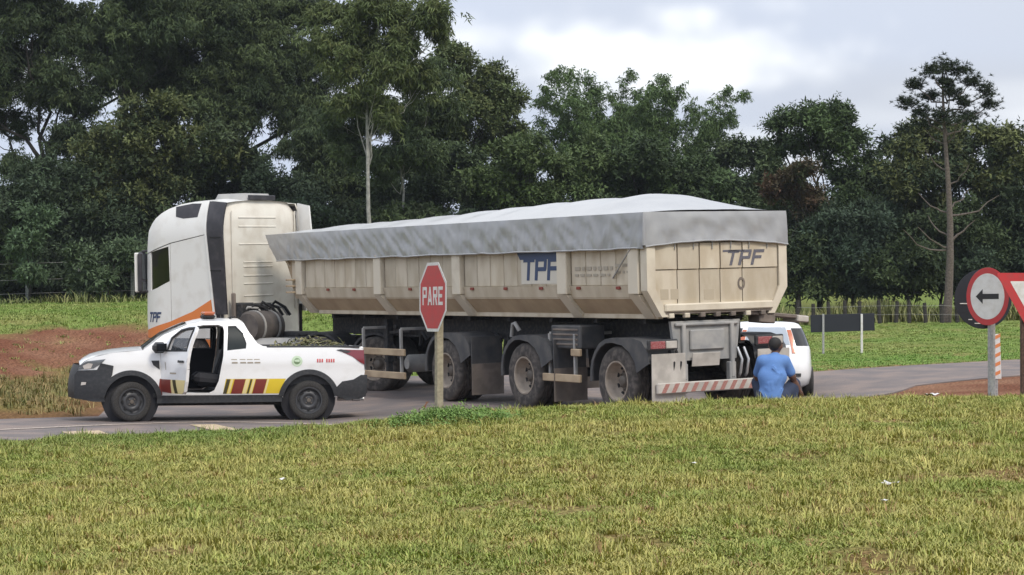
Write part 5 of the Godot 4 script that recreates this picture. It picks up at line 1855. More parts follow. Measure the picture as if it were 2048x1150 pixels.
func make_signs() -> void:
	var st: SurfaceTool
	var galv := textured("galvanised", tinted(131, 0.02, lin(0.3, 0.3, 0.3), lin(0.44, 0.43, 0.42), 0.3, 0.8), 2.0, 0.5)
	galv.metallic = 0.3
	var red := textured("sign_red", tinted(134, 0.01, lin(0.5, 0.03, 0.035), lin(0.42, 0.045, 0.045), 0.3, 0.8), 1.5, 0.45)
	var wht := textured("sign_white", tinted(135, 0.01, lin(0.68, 0.66, 0.65), lin(0.58, 0.55, 0.52), 0.35, 0.85), 1.5, 0.45)
	var blk := plain("sign_black", lin(0.012, 0.012, 0.014), 0.5)
	var back := plain("sign_back", lin(0.013, 0.015, 0.022), 0.45)
	# stop sign
	var d := 25.6
	var base := ground_at(px(866, d), d)
	var cy := EYE + 36.0 * d / FOCAL - base.y
	var t := thing("stop_sign", "red octagonal PARE stop sign on a pale wooden post among weeds", "sign", Transform3D(Basis(), base))
	var turn := Basis(Vector3.UP, deg_to_rad(-65.0))
	var oct := func(r: float) -> PackedVector2Array:
		var p := PackedVector2Array()
		for k in 8:
			var a := deg_to_rad(22.5 + 45.0 * k)
			p.append(Vector2(cos(a), sin(a)) * r / cos(deg_to_rad(22.5)))
		return p
	var sx := Transform3D(turn, Vector3(0, cy, 0.0))
	st = begin()
	prism(st, oct.call(0.423), 0.0, 0.004, sx)
	var plate := part("sign_plate", st, wht, t)
	st = begin()
	prism(st, oct.call(0.385), 0.004, 0.0055, sx)
	part("red_field", st, red, plate)
	st = begin()
	letters(st, "PARE", 0.138, 0.225, 0.028, 0.0, sx * Transform3D(Basis(), Vector3(-0.318, -0.1, 0.0055)), 0.0015)
	part("lettering", st, wht, plate, "white PARE lettering")
	st = begin()
	prism(st, oct.call(0.42), -0.003, 0.0, sx)
	part("sign_back", st, back, plate)
	st = begin()
	box(st, Vector3(0, (cy + 0.25) * 0.5 - 0.08, 0) - turn.z * 0.08, Vector3(0.085, cy + 0.25, 0.085), turn, 0.008)
	part("post", st, textured("post_wood", tinted(132, 0.02, lin(0.36, 0.31, 0.22), lin(0.24, 0.2, 0.145), 0.3, 0.8), 1.5, 0.85), t)
	st = begin()
	for y in [cy - 0.25, cy + 0.2]:
		box(st, Vector3(0, y, 0) - turn.z * 0.018, Vector3(0.3, 0.03, 0.03), turn)
	part("bracket", st, galv, t).set_meta("kind", "stuff")
	# round arrow sign
	d = 27.0
	base = ground_at(px(1976, d), d)
	var a := thing("arrow_sign", "round red-rimmed white sign with a black left arrow on a grey post", "sign", Transform3D(Basis(), base))
	turn = Basis(Vector3.UP, deg_to_rad(-57.0))
	cy = EYE + 37.0 * d / FOCAL - base.y
	var c := Transform3D(turn, Vector3(px(1972, d) - base.x, cy, 0.09))
	st = begin()
	lathe(st, [Vector2(0, 0), Vector2(0.37, 0), Vector2(0.372, 0.002), Vector2(0.37, 0.004), Vector2(0, 0.004)], c, 48, false)
	plate = part("sign_plate", st, red, a)
	st = begin()
	lathe(st, [Vector2(0, 0.0055), Vector2(0.295, 0.0055), Vector2(0.296, 0.004)], c, 48, false)
	part("white_field", st, wht, plate)
	st = begin()
	prism(st, v2([-0.2, 0.0, -0.08, 0.095, -0.08, 0.034, 0.2, 0.034, 0.2, -0.034, -0.08, -0.034, -0.08, -0.095]), 0.0055, 0.0075, c)
	part("arrow", st, blk, plate)
	st = begin()
	box(st, Vector3(px(1972, d) - base.x, (cy + 0.3) * 0.5 - 0.1, 0.09) - turn.z * 0.05, Vector3(0.06, cy + 0.3, 0.06), turn, 0.01)
	part("post", st, galv, a)
	# the round sign behind it, seen from the back
	d = 27.5
	base = ground_at(px(1982, d), d)
	var b := thing("round_sign", "black back of a round sign standing behind the arrow sign", "sign", Transform3D(Basis(), base))
	cy = EYE + 32.0 * d / FOCAL - base.y
	c = Transform3D(Basis(Vector3.UP, deg_to_rad(8.0)), Vector3(px(1967, d) - base.x, cy, -0.02))
	st = begin()
	lathe(st, [Vector2(0, -0.004), Vector2(0.39, -0.004), Vector2(0.392, -0.002), Vector2(0.39, 0.0), Vector2(0, 0)], c, 48, false)
	plate = part("sign_plate", st, back, b)
	for q in [[-0.27, -0.06, 0.1], [-0.18, -0.27, 0.05], [-0.08, -0.32, 0.08], [0.27, -0.02, 0.05]]:
		st = begin()
		box(st, c * Vector3(q[0], q[1], 0.006), Vector3(q[2], 0.012, 0.01), c.basis)
		part("bracket", st, wht, plate)
	st = begin()
	box(st, Vector3(0, (cy + 0.5) * 0.5 - 0.1, 0.045), Vector3(0.08, cy + 0.3, 0.06), Basis(), 0.01)
	part("post", st, galv, b)
	# give-way triangle at the frame edge
	d = 26.4
	base = ground_at(px(2047, d), d)
	var y := thing("yield_sign", "red and white inverted triangle sign on a brown post at the right edge", "sign", Transform3D(Basis(), base))
	var top := EYE + 84.0 * d / FOCAL - base.y
	var triangle := func(side: float, r: float, drop: float) -> PackedVector2Array:
		var p := PackedVector2Array()
		var h := side * 0.866
		var cor := [Vector2(-side * 0.5, 0), Vector2(0, -h), Vector2(side * 0.5, 0)]
		var cen := Vector2(0, -h / 3.0)
		for k in 3:
			var v: Vector2 = cor[k]
			var u: Vector2 = (cor[(k + 2) % 3] - v).normalized() * r
			var w: Vector2 = (cor[(k + 1) % 3] - v).normalized() * r
			for i in 5:
				var f := i / 4.0
				p.append(v + u * (1 - f) * (1 - f) + w * f * f + Vector2(0, drop))
		return p
	c = Transform3D(Basis(Vector3.UP, deg_to_rad(6.0)), Vector3(0.03, top, 0.05))
	st = begin()
	prism(st, triangle.call(0.8, 0.05, 0.0), 0.0, 0.004, c)
	plate = part("sign_plate", st, red, y)
	st = begin()
	prism(st, triangle.call(0.44, 0.02, -0.105), 0.004, 0.0055, c)
	part("white_field", st, wht, plate)
	st = begin()
	box(st, Vector3(0.0, (top - 0.1) * 0.5 - 0.05, 0.0), Vector3(0.08, top + 0.1, 0.07), Basis(), 0.01)
	part("post", st, textured("post_brown", tinted(133, 0.02, lin(0.06, 0.032, 0.022), lin(0.1, 0.055, 0.04), 0.3, 0.8), 1.5, 0.8), y)
	# striped hazard marker
	d = 29.5
	base = ground_at(px(1993, d), d)
	var m := thing("hazard_marker", "narrow orange and white striped marker behind the arrow sign post", "marker", Transform3D(Basis(), base))
	st = begin()
	box(st, Vector3(0, 0.18, -0.02), Vector3(0.04, 0.8, 0.03), Basis(), 0.005)
	part("post", st, galv, m)
	var y0 := EYE - 128.0 * d / FOCAL - base.y
	var y1 := EYE - 38.0 * d / FOCAL - base.y
	st = begin()
	box(st, Vector3(0, (y0 + y1) * 0.5, 0.005), Vector3(0.11, y1 - y0, 0.012), Basis(Vector3.BACK, 0.03), 0.003)
	plate = part("board", st, wht, m)
	for k in 5:
		st = begin()
		var yy := y0 + 0.03 + (y1 - y0 - 0.12) * k / 4.0
		prism(st, v2([-0.05, yy, 0.05, yy + 0.05, 0.05, yy + 0.1, -0.05, yy + 0.05]), 0.0115, 0.0135, Transform3D(Basis(Vector3.BACK, 0.0), Vector3.ZERO))
		part("orange_stripe", st, plain("sign_orange", lin(0.65, 0.22, 0.08), 0.45), plate)
	# board seen from behind, across the road
	d = 49.4
	base = ground_at(px(1685, d), d)
	var w := thing("direction_board", "dark back of a wide rectangular board on two posts across the road", "sign", Transform3D(Basis(Vector3.UP, deg_to_rad(4.0)), base))
	var b0 := EYE - 33.0 * d / FOCAL - base.y
	var b1 := EYE + 2.0 * d / FOCAL - base.y
	st = begin()
	box(st, Vector3(0, (b0 + b1) * 0.5, 0), Vector3(1.53, b1 - b0, 0.02), Basis(Vector3.BACK, 0.03), 0.004)
	part("board", st, back, w)
	for x in [-0.47, 0.45]:
		st = begin()
		box(st, Vector3(x, b1 * 0.5 - 0.1, 0.035), Vector3(0.05, b1 + 0.2, 0.04), Basis(), 0.006)
		part("post", st, wht if x > 0.0 else galv, w)
	# litter on the grass
	var rl := RandomNumberGenerator.new()
	rl.seed = 8
	for q in [[1780, 17.9, 0.07, "largest white paper scrap on the grass at lower right"], [1768, 16.9, 0.035, "small white scrap nearest the camera at lower right"], [1385, 19.6, 0.035, "small white scrap lying mid grass right of the centre"], [568, 19.8, 0.045, "small white scrap lying on the grass at left"], [1862, 26.0, 0.09, "flat white scrap on the grass edge by the red dirt"]]:
		var o := thing("paper_scrap", q[3], "litter", Transform3D(Basis(Vector3.UP, rl.randf() * TAU), ground_at(px(q[0], q[1]), q[1], 0.05)), "white scraps on the grass")
		st = begin()
		var gg := []
		for i in 5:
			var r := []
			for j in 5:
				r.append(Vector3((i / 4.0 - 0.5) * 2.0, 0.25 * rl.randf() + 0.5 * absf(i / 4.0 - 0.5), (j / 4.0 - 0.5) * 1.4) * q[2])
			gg.append(r)
		sheet(st, gg, Vector3.UP)
		part("paper", st, wht, o)

# ---------------------------------------------------------------- vegetation
func leaf(st: SurfaceTool, a: Vector3, dir: Vector3, side: Vector3, len: float, wid: float, droop: float) -> void:
	var m := a + dir * len * 0.5
	var e := a + dir * len + Vector3(0, -droop, 0)
	var n := dir.cross(side).normalized()
	if n.y < 0.0:
		n = -n
	tri(st, m + side * wid - dir * len * 0.5, m - side * wid - dir * len * 0.35, e, n, n, n)

func sprig(kind: String, seed_: int, colour := Color.WHITE) -> ArrayMesh:
	var r := RandomNumberGenerator.new()
	r.seed = seed_
	var st := begin()
	st.set_color(colour)
	if kind == "broad":
		for k in 15:
			var d := Vector3(r.randf_range(-1, 1), r.randf_range(-0.35, 0.8), r.randf_range(-1, 1)).normalized()
			var s := d.cross(Vector3(r.randf_range(-0.4, 0.4), 1, r.randf_range(-0.4, 0.4))).normalized()
			leaf(st, d * r.randf_range(0.02, 0.34), d, s, r.randf_range(0.24, 0.38), 0.085, 0.05)
	elif kind == "fine":      # hanging narrow leaves
		for k in 15:
			var d := Vector3(r.randf_range(-1, 1), r.randf_range(-1.2, 0.3), r.randf_range(-1, 1)).normalized()
			var s := d.cross(Vector3(r.randf_range(-1, 1), 0.3, r.randf_range(-1, 1))).normalized()
			leaf(st, Vector3(r.randf_range(-0.3, 0.3), r.randf_range(-0.2, 0.3), r.randf_range(-0.3, 0.3)), d, s, r.randf_range(0.3, 0.46), 0.05, 0.08)
	elif kind == "needle":
		for k in 16:
			var d := Vector3(r.randf_range(-1, 1), r.randf_range(-0.2, 1), r.randf_range(-1, 1)).normalized()
			var s := d.cross(Vector3(r.randf_range(-1, 1), 1, r.randf_range(-1, 1))).normalized()
			leaf(st, Vector3.ZERO, d, s, r.randf_range(0.3, 0.5), 0.035, 0.03)
	elif kind == "grass":     # one tuft of blades about a unit high
		for k in 9:
			var a := r.randf() * TAU
			var root := Vector3(cos(a), 0, sin(a)) * r.randf_range(0.0, 0.6)
			var lean := Vector3(r.randf_range(-1, 1), 0, r.randf_range(-1, 1)) * 0.55
			var h := r.randf_range(0.5, 1.0)
			var s := Vector3(cos(a * 3.1), 0, sin(a * 3.1)) * 0.055
			var m := root + lean * 0.35 + Vector3(0, h * 0.6, 0)
			var e := root + lean + Vector3(0, h * 0.9, 0)
			var n := (Vector3(0, 1, 0) + lean * 0.4 + Vector3(sin(a), 0, cos(a)) * 0.5).normalized()
			tri(st, root - s, root + s, m + s * 0.7, n, n, n)
			tri(st, root - s, m + s * 0.7, m - s * 0.7, n, n, n)
			tri(st, m - s * 0.7, m + s * 0.7, e, n, n, n)
	return st.commit()

func leaf_material(key: String, glow: float) -> StandardMaterial3D:
	if not mats.has(key):
		var m := StandardMaterial3D.new()
		m.vertex_color_use_as_albedo = true
		m.roughness = 0.7
		m.metallic_specular = 0.25
		m.cull_mode = BaseMaterial3D.CULL_DISABLED
		if glow > 0.0:
			m.backlight_enabled = true
			m.backlight = lin(glow * 0.8, glow, glow * 0.3)
		mats[key] = m
	return mats[key]

func scatter(called: String, parent: Node, mesh: Mesh, m: Material, xfs: Array, cols: PackedColorArray) -> MultiMeshInstance3D:
	var mm := MultiMesh.new()
	mm.transform_format = MultiMesh.TRANSFORM_3D
	mm.use_colors = true
	mm.mesh = mesh
	mm.instance_count = xfs.size()
	for i in xfs.size():
		mm.set_instance_transform(i, xfs[i])
		mm.set_instance_color(i, cols[i])
	var o := MultiMeshInstance3D.new()
	o.name = called
	o.multimesh = mm
	o.material_override = m
	parent.add_child(o, true)
	return o

var leaf_count := 0
# foliage as one real mesh: tinted sprigs set at every place
func foliage(called: String, parent: Node, kind: String, m: Material, xfs: Array, cols: PackedColorArray) -> void:
	var lo := Color(9, 9, 9)
	var hi := Color(0, 0, 0)
	for c in cols:
		lo = Color(minf(lo.r, c.r), minf(lo.g, c.g), minf(lo.b, c.b))
		hi = Color(maxf(hi.r, c.r), maxf(hi.g, c.g), maxf(hi.b, c.b))
	var variants := {}
	var st := begin()
	for i in xfs.size():
		var key := Vector3i(((cols[i].r - lo.r) / maxf(hi.r - lo.r, 1e-5)) * 5.99, ((cols[i].g - lo.g) / maxf(hi.g - lo.g, 1e-5)) * 5.99, i % 2)
		if not variants.has(key):
			variants[key] = sprig(kind, 17 + i % 2, cols[i])
		st.append_from(variants[key], 0, xfs[i])
	leaf_count += xfs.size()
	part(called, st, m, parent)

func limb(st: SurfaceTool, a: Vector3, b: Vector3, r0: float, r1: float, r: RandomNumberGenerator, wob := 0.12, sides := 7) -> Array:
	var pts := []
	var rad := []
	var l := a.distance_to(b)
	for i in 6:
		var f := i / 5.0
		var o := Vector3(r.randf_range(-1, 1), r.randf_range(-0.5, 0.5), r.randf_range(-1, 1)) * wob * l * sin(f * PI) * 0.5
		pts.append(a.lerp(b, f) + o + Vector3(0, -0.12 * l * sin(f * PI) * (1.0 if wob > 0.05 else 0.0), 0))
		rad.append(lerpf(r0, r1, f))
	tube(st, pts, rad, sides, false)
	return pts

# blobs: [photo column, photo row, half width, half height] of each mass of foliage at the tree's depth
func tree(called: String, label: String, d: float, col: float, blobs: Array, kind: String, hue: Color, alt: Color, dense: float, bark: String, trunk_r: float, seed_: int, group := "trees behind the road") -> Node3D:
	var r := RandomNumberGenerator.new()
	r.seed = seed_
	var base := ground_at(px(col, d), d, -0.05)
	var t := thing(called, label, "tree", Transform3D(Basis(), base), group)
	var k := d / FOCAL
	var st := begin()
	var xfs := []
	var cols := PackedColorArray()
	var top := 0.0
	var mean := Vector3.ZERO
	var cs := []
	for b in blobs:
		var c := Vector3(px(b[0], d) - base.x, EYE + (630.0 - b[1]) * k - base.y, r.randf_range(-1.0, 1.0))
		cs.append(c)
		mean += c / blobs.size()
		top = maxf(top, c.y)
	var pale := bark == "bark_pale"
	var fork := Vector3(mean.x * (0.1 if pale else 0.3), top * (0.8 if pale else 0.42), mean.z * 0.3)
	limb(st, Vector3(0, -0.2, 0), fork, trunk_r, trunk_r * (0.35 if pale else 0.75), r, 0.04, 10)
	for i in blobs.size():
		var c: Vector3 = cs[i]
		var rx: float = blobs[i][2] * k
		var ry: float = blobs[i][3] * k
		var rz := (rx + ry) * 0.55
		var start := fork if c.y > fork.y else Vector3(0, c.y * 0.4, 0)
		var pts := limb(st, start if not pale else fork * (0.58 + 0.1 * (i % 5)), c, trunk_r * (0.24 if pale else 0.5), trunk_r * 0.1, r, 0.09 if pale else 0.25)
		var n := maxi(6, roundi(dense * 4.2 * (rx * ry + rx * rz + ry * rz)))
		for q in n:
			var dir := Vector3(r.randfn(), r.randfn() + 0.15, r.randfn()).normalized()
			var rad := pow(r.randf(), 0.4)
			var cc := c + Vector3(dir.x * rx, dir.y * ry, dir.z * rz) * rad * 0.88
			var cr := r.randf_range(0.35, 0.7) * (0.55 + 0.18 * minf(rx, 4.0))
			var tone := clampf(r.randfn(0.35, 0.33), 0.0, 1.0)
			var col0 := hue.lerp(alt, tone)
			if q % 5 == 0:
				limb(st, pts[3 + (q % 3)], cc, minf(trunk_r * 0.14, 0.02), 0.008, r, 0.2, 4)
			for s in roundi(34.0 * cr / 0.45):
				var o := Vector3(r.randfn(), r.randfn(0.1, 0.7), r.randfn()) * cr * 0.55
				var sc := r.randf_range(0.34, 0.66)
				var bs := Basis(Vector3(r.randf_range(-1, 1), r.randf_range(-1, 1), r.randf_range(-1, 1)).normalized(), r.randf() * (0.9 if kind == "fine" else 1.6)) * Basis(Vector3.UP, r.randf() * TAU)
				xfs.append(Transform3D(bs.scaled(Vector3(sc, sc, sc)), cc + o))
				var v := r.randf_range(0.75, 1.25)
				cols.append(Color(col0.r * v, col0.g * v, col0.b * v))
	part("trunk", st, mats[bark], t)
	foliage("crown", t, kind, leaf_material("leaf_" + kind, 0.05), xfs, cols)
	return t

func make_woods() -> void:
	textured("bark_dark", tinted(141, 0.03, lin(0.022, 0.02, 0.018), lin(0.055, 0.048, 0.04), 0.3, 0.8), 0.8, 0.95)
	textured("bark_pale", tinted(142, 0.02, lin(0.22, 0.215, 0.2), lin(0.36, 0.35, 0.32), 0.3, 0.8), 0.5, 0.85)
	textured("bark_pine", tinted(143, 0.03, lin(0.09, 0.072, 0.06), lin(0.17, 0.14, 0.12), 0.3, 0.8), 0.7, 0.95)
	var dk := Color(0.048, 0.068, 0.036)
	var md := Color(0.09, 0.12, 0.05)
	var ol := Color(0.13, 0.145, 0.056)
	var gr := Color(0.1, 0.15, 0.058)
	var bl := Color(0.07, 0.1, 0.064)
	tree("spreading_tree", "huge dark spreading tree at the left edge with bare limbs showing sky", 84.0, 90, [[60, 55, 130, 90], [210, 90, 130, 90], [130, 190, 120, 60], [-70, 140, 130, 110], [300, 20, 120, 80], [-10, 250, 70, 36], [170, 285, 80, 40], [40, -50, 150, 70], [-120, 300, 70, 60], [60, 330, 60, 26], [200, 360, 90, 50]], "fine", dk, md, 0.85, "bark_dark", 0.2, 1)
	tree("spreading_tree", "tall dark tree above the truck cab with a wide flat-topped crown", 88.0, 430, [[410, 60, 150, 90], [540, 120, 110, 100], [340, 160, 130, 80], [460, 210, 140, 80], [560, 10, 100, 60], [610, 230, 70, 80], [400, -40, 150, 60], [640, 150, 45, 60]], "fine", dk, md, 0.95, "bark_dark", 0.2, 2)
	tree("round_tree", "rounded olive-green tree just left above the truck cab", 80.0, 330, [[320, 235, 100, 45], [235, 310, 95, 65], [410, 310, 100, 65], [320, 350, 130, 70], [250, 410, 110, 60]], "broad", dk, ol, 0.85, "bark_dark", 0.15, 3)
	tree("dark_tree", "dark low tree behind the left fence", 79.0, 110, [[90, 390, 110, 70], [20, 440, 80, 50], [190, 430, 100, 60], [110, 500, 120, 60], [230, 520, 90, 60]], "broad", dk, bl, 0.9, "bark_dark", 0.13, 4)
	tree("dark_tree", "dark dense tree directly behind the cab roof", 82.0, 490, [[470, 370, 110, 80], [560, 400, 100, 80], [420, 450, 110, 70], [540, 480, 110, 70], [360, 500, 100, 70]], "broad", dk, bl, 0.9, "bark_dark", 0.15, 5)
	tree("dark_tree", "dark tree between the cab and the white eucalyptus trunk", 84.0, 640, [[630, 300, 75, 80], [650, 390, 85, 70], [690, 330, 60, 60], [620, 470, 100, 60], [720, 430, 80, 60]], "fine", dk, md, 0.95, "bark_dark", 0.13, 6)
	# eucalypts: tall pale stems, open heads
	tree("eucalyptus_tree", "tall eucalyptus with a bright white forked trunk behind the trailer front", 74.0, 738, [[690, 50, 55, 38], [755, 20, 70, 40], [850, 25, 40, 42], [800, 95, 62, 40], [705, 130, 42, 32], [745, 185, 42, 24], [835, 165, 42, 40], [640, 28, 24, 20], [770, 140, 45, 30], [870, 60, 25, 30], [720, 90, 50, 35], [760, 225, 40, 26], [690, 210, 36, 30], [660, 90, 40, 30]], "fine", md, ol, 1.5, "bark_pale", 0.1, 7)
	tree("eucalyptus_tree", "thinner pale-stemmed eucalyptus right of the white forked trunk", 78.0, 802, [[812, 240, 48, 50], [868, 150, 48, 36], [790, 300, 40, 40], [880, 230, 50, 50], [730, 250, 40, 30], [770, 330, 50, 40], [840, 310, 50, 45], [700, 300, 50, 40], [680, 250, 40, 40]], "fine", dk, md, 1.3, "bark_pale", 0.07, 8)
	tree("ragged_tree", "tall ragged green tree at the foot of the open sky", 86.0, 940, [[915, 150, 60, 45], [995, 150, 40, 26], [960, 230, 85, 65], [1030, 225, 28, 40], [880, 260, 70, 70], [1000, 300, 60, 55], [1040, 290, 20, 30], [905, 110, 36, 22], [965, 190, 50, 36]], "broad", md, ol, 0.85, "bark_dark", 0.14, 9)
	tree("dark_tree", "dark leafy tree rising right behind the tarpaulin's front half", 83.0, 860, [[850, 380, 85, 70], [930, 360, 80, 70], [780, 400, 70, 60], [860, 460, 110, 50], [980, 420, 70, 60]], "broad", dk, md, 0.9, "bark_dark", 0.13, 10)
	tree("round_tree", "rounded bright green tree above the middle of the tarpaulin", 79.0, 1080, [[1060, 320, 75, 50], [1000, 370, 70, 50], [1130, 350, 80, 55], [1180, 310, 60, 40], [1070, 410, 110, 50]], "broad", md, gr, 0.85, "bark_dark", 0.13, 11)
	tree("round_tree", "rounded dark green tree above the tarpaulin's highest hump", 81.0, 1290, [[1250, 320, 80, 50], [1330, 340, 80, 50], [1290, 390, 100, 50], [1400, 380, 80, 60], [1200, 385, 75, 50], [1370, 440, 110, 40]], "broad", dk, gr, 0.85, "bark_dark", 0.13, 12)
	tree("leafy_tree", "leafy tree in the dip left of the red-leaved tree", 87.0, 1490, [[1470, 310, 50, 46], [1525, 310, 46, 40], [1480, 390, 75, 60], [1540, 380, 50, 60], [1430, 350, 50, 50]], "broad", dk, md, 0.9, "bark_dark", 0.12, 13)
	tree("leafy_tree", "open-crowned tree with sky gaps right of the trailer", 81.0, 1640, [[1600, 250, 60, 36], [1660, 240, 62, 36], [1705, 285, 42, 40], [1565, 240, 24, 20], [1570, 300, 36, 28], [1650, 295, 50, 30], [1690, 350, 48, 34], [1590, 400, 56, 40], [1710, 420, 60, 50], [1640, 450, 80, 50]], "broad", dk, gr, 0.9, "bark_dark", 0.12, 14)
	tree("dark_tree", "dark tree between the open-crowned tree and the pine", 84.0, 1760, [[1760, 380, 65, 60], [1800, 310, 44, 40], [1740, 470, 80, 60], [1800, 430, 60, 60]], "broad", dk, md, 0.9, "bark_dark", 0.12, 15)
	tree("broad_tree", "broad dark tree behind the bare pine trunk", 80.0, 1890, [[1850, 285, 70, 40], [1930, 275, 80, 36], [1995, 300, 60, 44], [1830, 360, 75, 60], [1920, 370, 95, 70], [2010, 390, 75, 75], [1870, 460, 95, 70], [1980, 480, 95, 75], [2090, 340, 70, 80]], "broad", dk, ol, 0.85, "bark_dark", 0.16, 16)
	# understorey
	tree("shrub", "dark shrub at the foot of the trees beside the trailer's right corner", 77.0, 1600, [[1600, 500, 75, 55], [1560, 560, 60, 40], [1640, 560, 60, 40]], "broad", dk, md, 0.9, "bark_dark", 0.08, 17, "undergrowth")
	tree("shrub", "dark shrub behind the black board across the road", 77.5, 1700, [[1700, 520, 85, 50], [1740, 560, 70, 36]], "broad", dk, bl, 0.9, "bark_dark", 0.08, 18, "undergrowth")
	tree("shrub", "dark shrub left of the foot of the pine", 77.0, 1810, [[1810, 530, 80, 50], [1850, 565, 70, 36]], "broad", dk, md, 0.9, "bark_dark", 0.08, 19, "undergrowth")
	tree("shrub", "dark shrub behind the arrow sign", 78.0, 1930, [[1930, 540, 80, 48], [1990, 550, 70, 50], [2060, 545, 70, 55]], "broad", dk, bl, 0.9, "bark_dark", 0.08, 20, "undergrowth")
	tree("shrub", "dark shrub at the far left behind the fence", 80.0, 20, [[10, 540, 80, 50], [70, 560, 60, 40], [-80, 540, 80, 60]], "broad", dk, md, 0.85, "bark_dark", 0.08, 21, "undergrowth")
	tree("shrub", "dark shrub left of the truck mirror", 80.0, 200, [[170, 560, 70, 36], [260, 550, 80, 46], [340, 550, 80, 50]], "broad", dk, bl, 0.85, "bark_dark", 0.08, 22, "undergrowth")
	tree("shrub", "pale green shrub by the left fence post", 75.0, 60, [[60, 485, 38, 18], [30, 500, 30, 14], [85, 440, 26, 20], [70, 545, 40, 20]], "broad", Color(0.1, 0.15, 0.08), Color(0.07, 0.11, 0.05), 0.6, "bark_dark", 0.05, 23, "undergrowth")
	tree("shrub", "pale green shrub between the fence posts beside the cab", 75.5, 215, [[165, 515, 24, 16], [235, 505, 34, 16], [260, 515, 26, 18], [200, 560, 50, 20]], "broad", Color(0.1, 0.14, 0.075), Color(0.06, 0.09, 0.045), 0.6, "bark_dark", 0.05, 24, "undergrowth")
	tree("shrub", "slender tree with some rust-brown leaves standing right of the trailer", 77.5, 1590, [[1600, 345, 22, 14], [1575, 362, 18, 12], [1560, 385, 30, 30], [1620, 400, 30, 30], [1650, 545, 16, 16]], "broad", Color(0.1, 0.06, 0.042), Color(0.07, 0.085, 0.042), 0.5, "bark_dark", 0.05, 25, "undergrowth")
	var places := ["far left", "left of the cab", "behind the cab", "right of the cab", "left of the stop sign", "above the stop sign", "behind the trailer's middle", "behind the trailer's rear half", "behind the tailgate", "right of the tailgate", "left of the pine", "right of the pine"]
	for k in 12:
		var c := -20.0 + 190.0 * k
		var rr := RandomNumberGenerator.new()
		rr.seed = 300 + k
		tree("thicket", "dense dark thicket filling the gap under the trees, " + places[k], 78.6 + rr.randf_range(-0.6, 1.6), c, [[c, 560, 110, 40], [c - 60, 520, 80, 45], [c + 60, 510, 90, 50], [c, 460, 90, 45], [c + 70, 440, 60, 40]], "broad", dk, bl if k % 2 else md, 0.72, "bark_dark", 0.06, 60 + k, "undergrowth")
	make_pine()
	make_bamboo(1215, 92.0, 31, "tall bamboo clump with upright tips against the sky", gr)
	make_bamboo(1345, 94.0, 32, "bamboo clump with drooping tips right of the taller clump", gr)

func make_pine() -> void:
	var r := RandomNumberGenerator.new()
	r.seed = 44
	var d := 72.0
	var k := d / FOCAL
	var base := ground_at(px(1893, d), d, -0.05)
	var t := thing("pine_tree", "tall lone pine with a bare trunk and a small open crown", "tree", Transform3D(Basis(), base), "trees behind the road")
	var h := EYE + (630.0 - 130.0) * k - base.y
	var st := begin()
	var pts := []
	var rad := []
	for i in 9:
		var f := i / 8.0
		pts.append(Vector3(0.12 * sin(f * 5.0), f * h, 0.1 * sin(f * 3.0)))
		rad.append(lerpf(0.16, 0.025, f))
	tube(st, pts, rad, 10)
	var xfs := []
	var cols := PackedColorArray()
	for q in [[1840, 385, 0.03], [1950, 440, 0.05], [2000, 390, 0.04], [1830, 455, 0.035], [1945, 375, 0.03], [1850, 300, 0.03], [1935, 330, 0.03], [1860, 430, 0.03], [1800, 460, 0.03]]:   # dead limbs
		var y: float = EYE + (630.0 - q[1]) * k - base.y
		limb(st, Vector3(0.05, y - 0.7, 0), Vector3(px(q[0], d) - base.x, y, r.randf_range(-0.6, 0.6)), q[2] * 1.3, 0.012, r, 0.16, 5)
	for q in [[1890, 132, 24, 12], [1858, 146, 22, 12], [1922, 140, 22, 12], [1835, 166, 20, 11], [1952, 160, 20, 13], [1968, 182, 16, 16], [1815, 205, 20, 12], [1842, 226, 18, 12], [1982, 208, 20, 12], [1946, 228, 20, 12], [1900, 186, 18, 10], [1868, 190, 16, 10], [1925, 205, 16, 11], [1890, 165, 16, 9], [1880, 232, 22, 12], [1912, 245, 40, 12], [1850, 248, 34, 10]]:
		var c := Vector3(px(q[0], d) - base.x, EYE + (630.0 - q[1]) * k - base.y, r.randf_range(-0.7, 0.7))
		limb(st, Vector3(0.05, c.y - 0.7, 0.05), c, 0.035, 0.015, r, 0.2, 5)
		for n in 100:
			var o := Vector3(r.randfn() * q[2], r.randfn() * q[3], r.randfn() * q[2]) * k * 0.55
			var sc := r.randf_range(0.25, 0.45)
			xfs.append(Transform3D(Basis(Vector3.UP, r.randf() * TAU).scaled(Vector3(sc, sc, sc)), c + o))
			var v := r.randf_range(0.7, 1.3)
			cols.append(Color(0.038 * v, 0.052 * v, 0.028 * v))
	part("trunk", st, mats["bark_pine"], t)
	foliage("crown", t, "needle", leaf_material("leaf_needle", 0.02), xfs, cols)

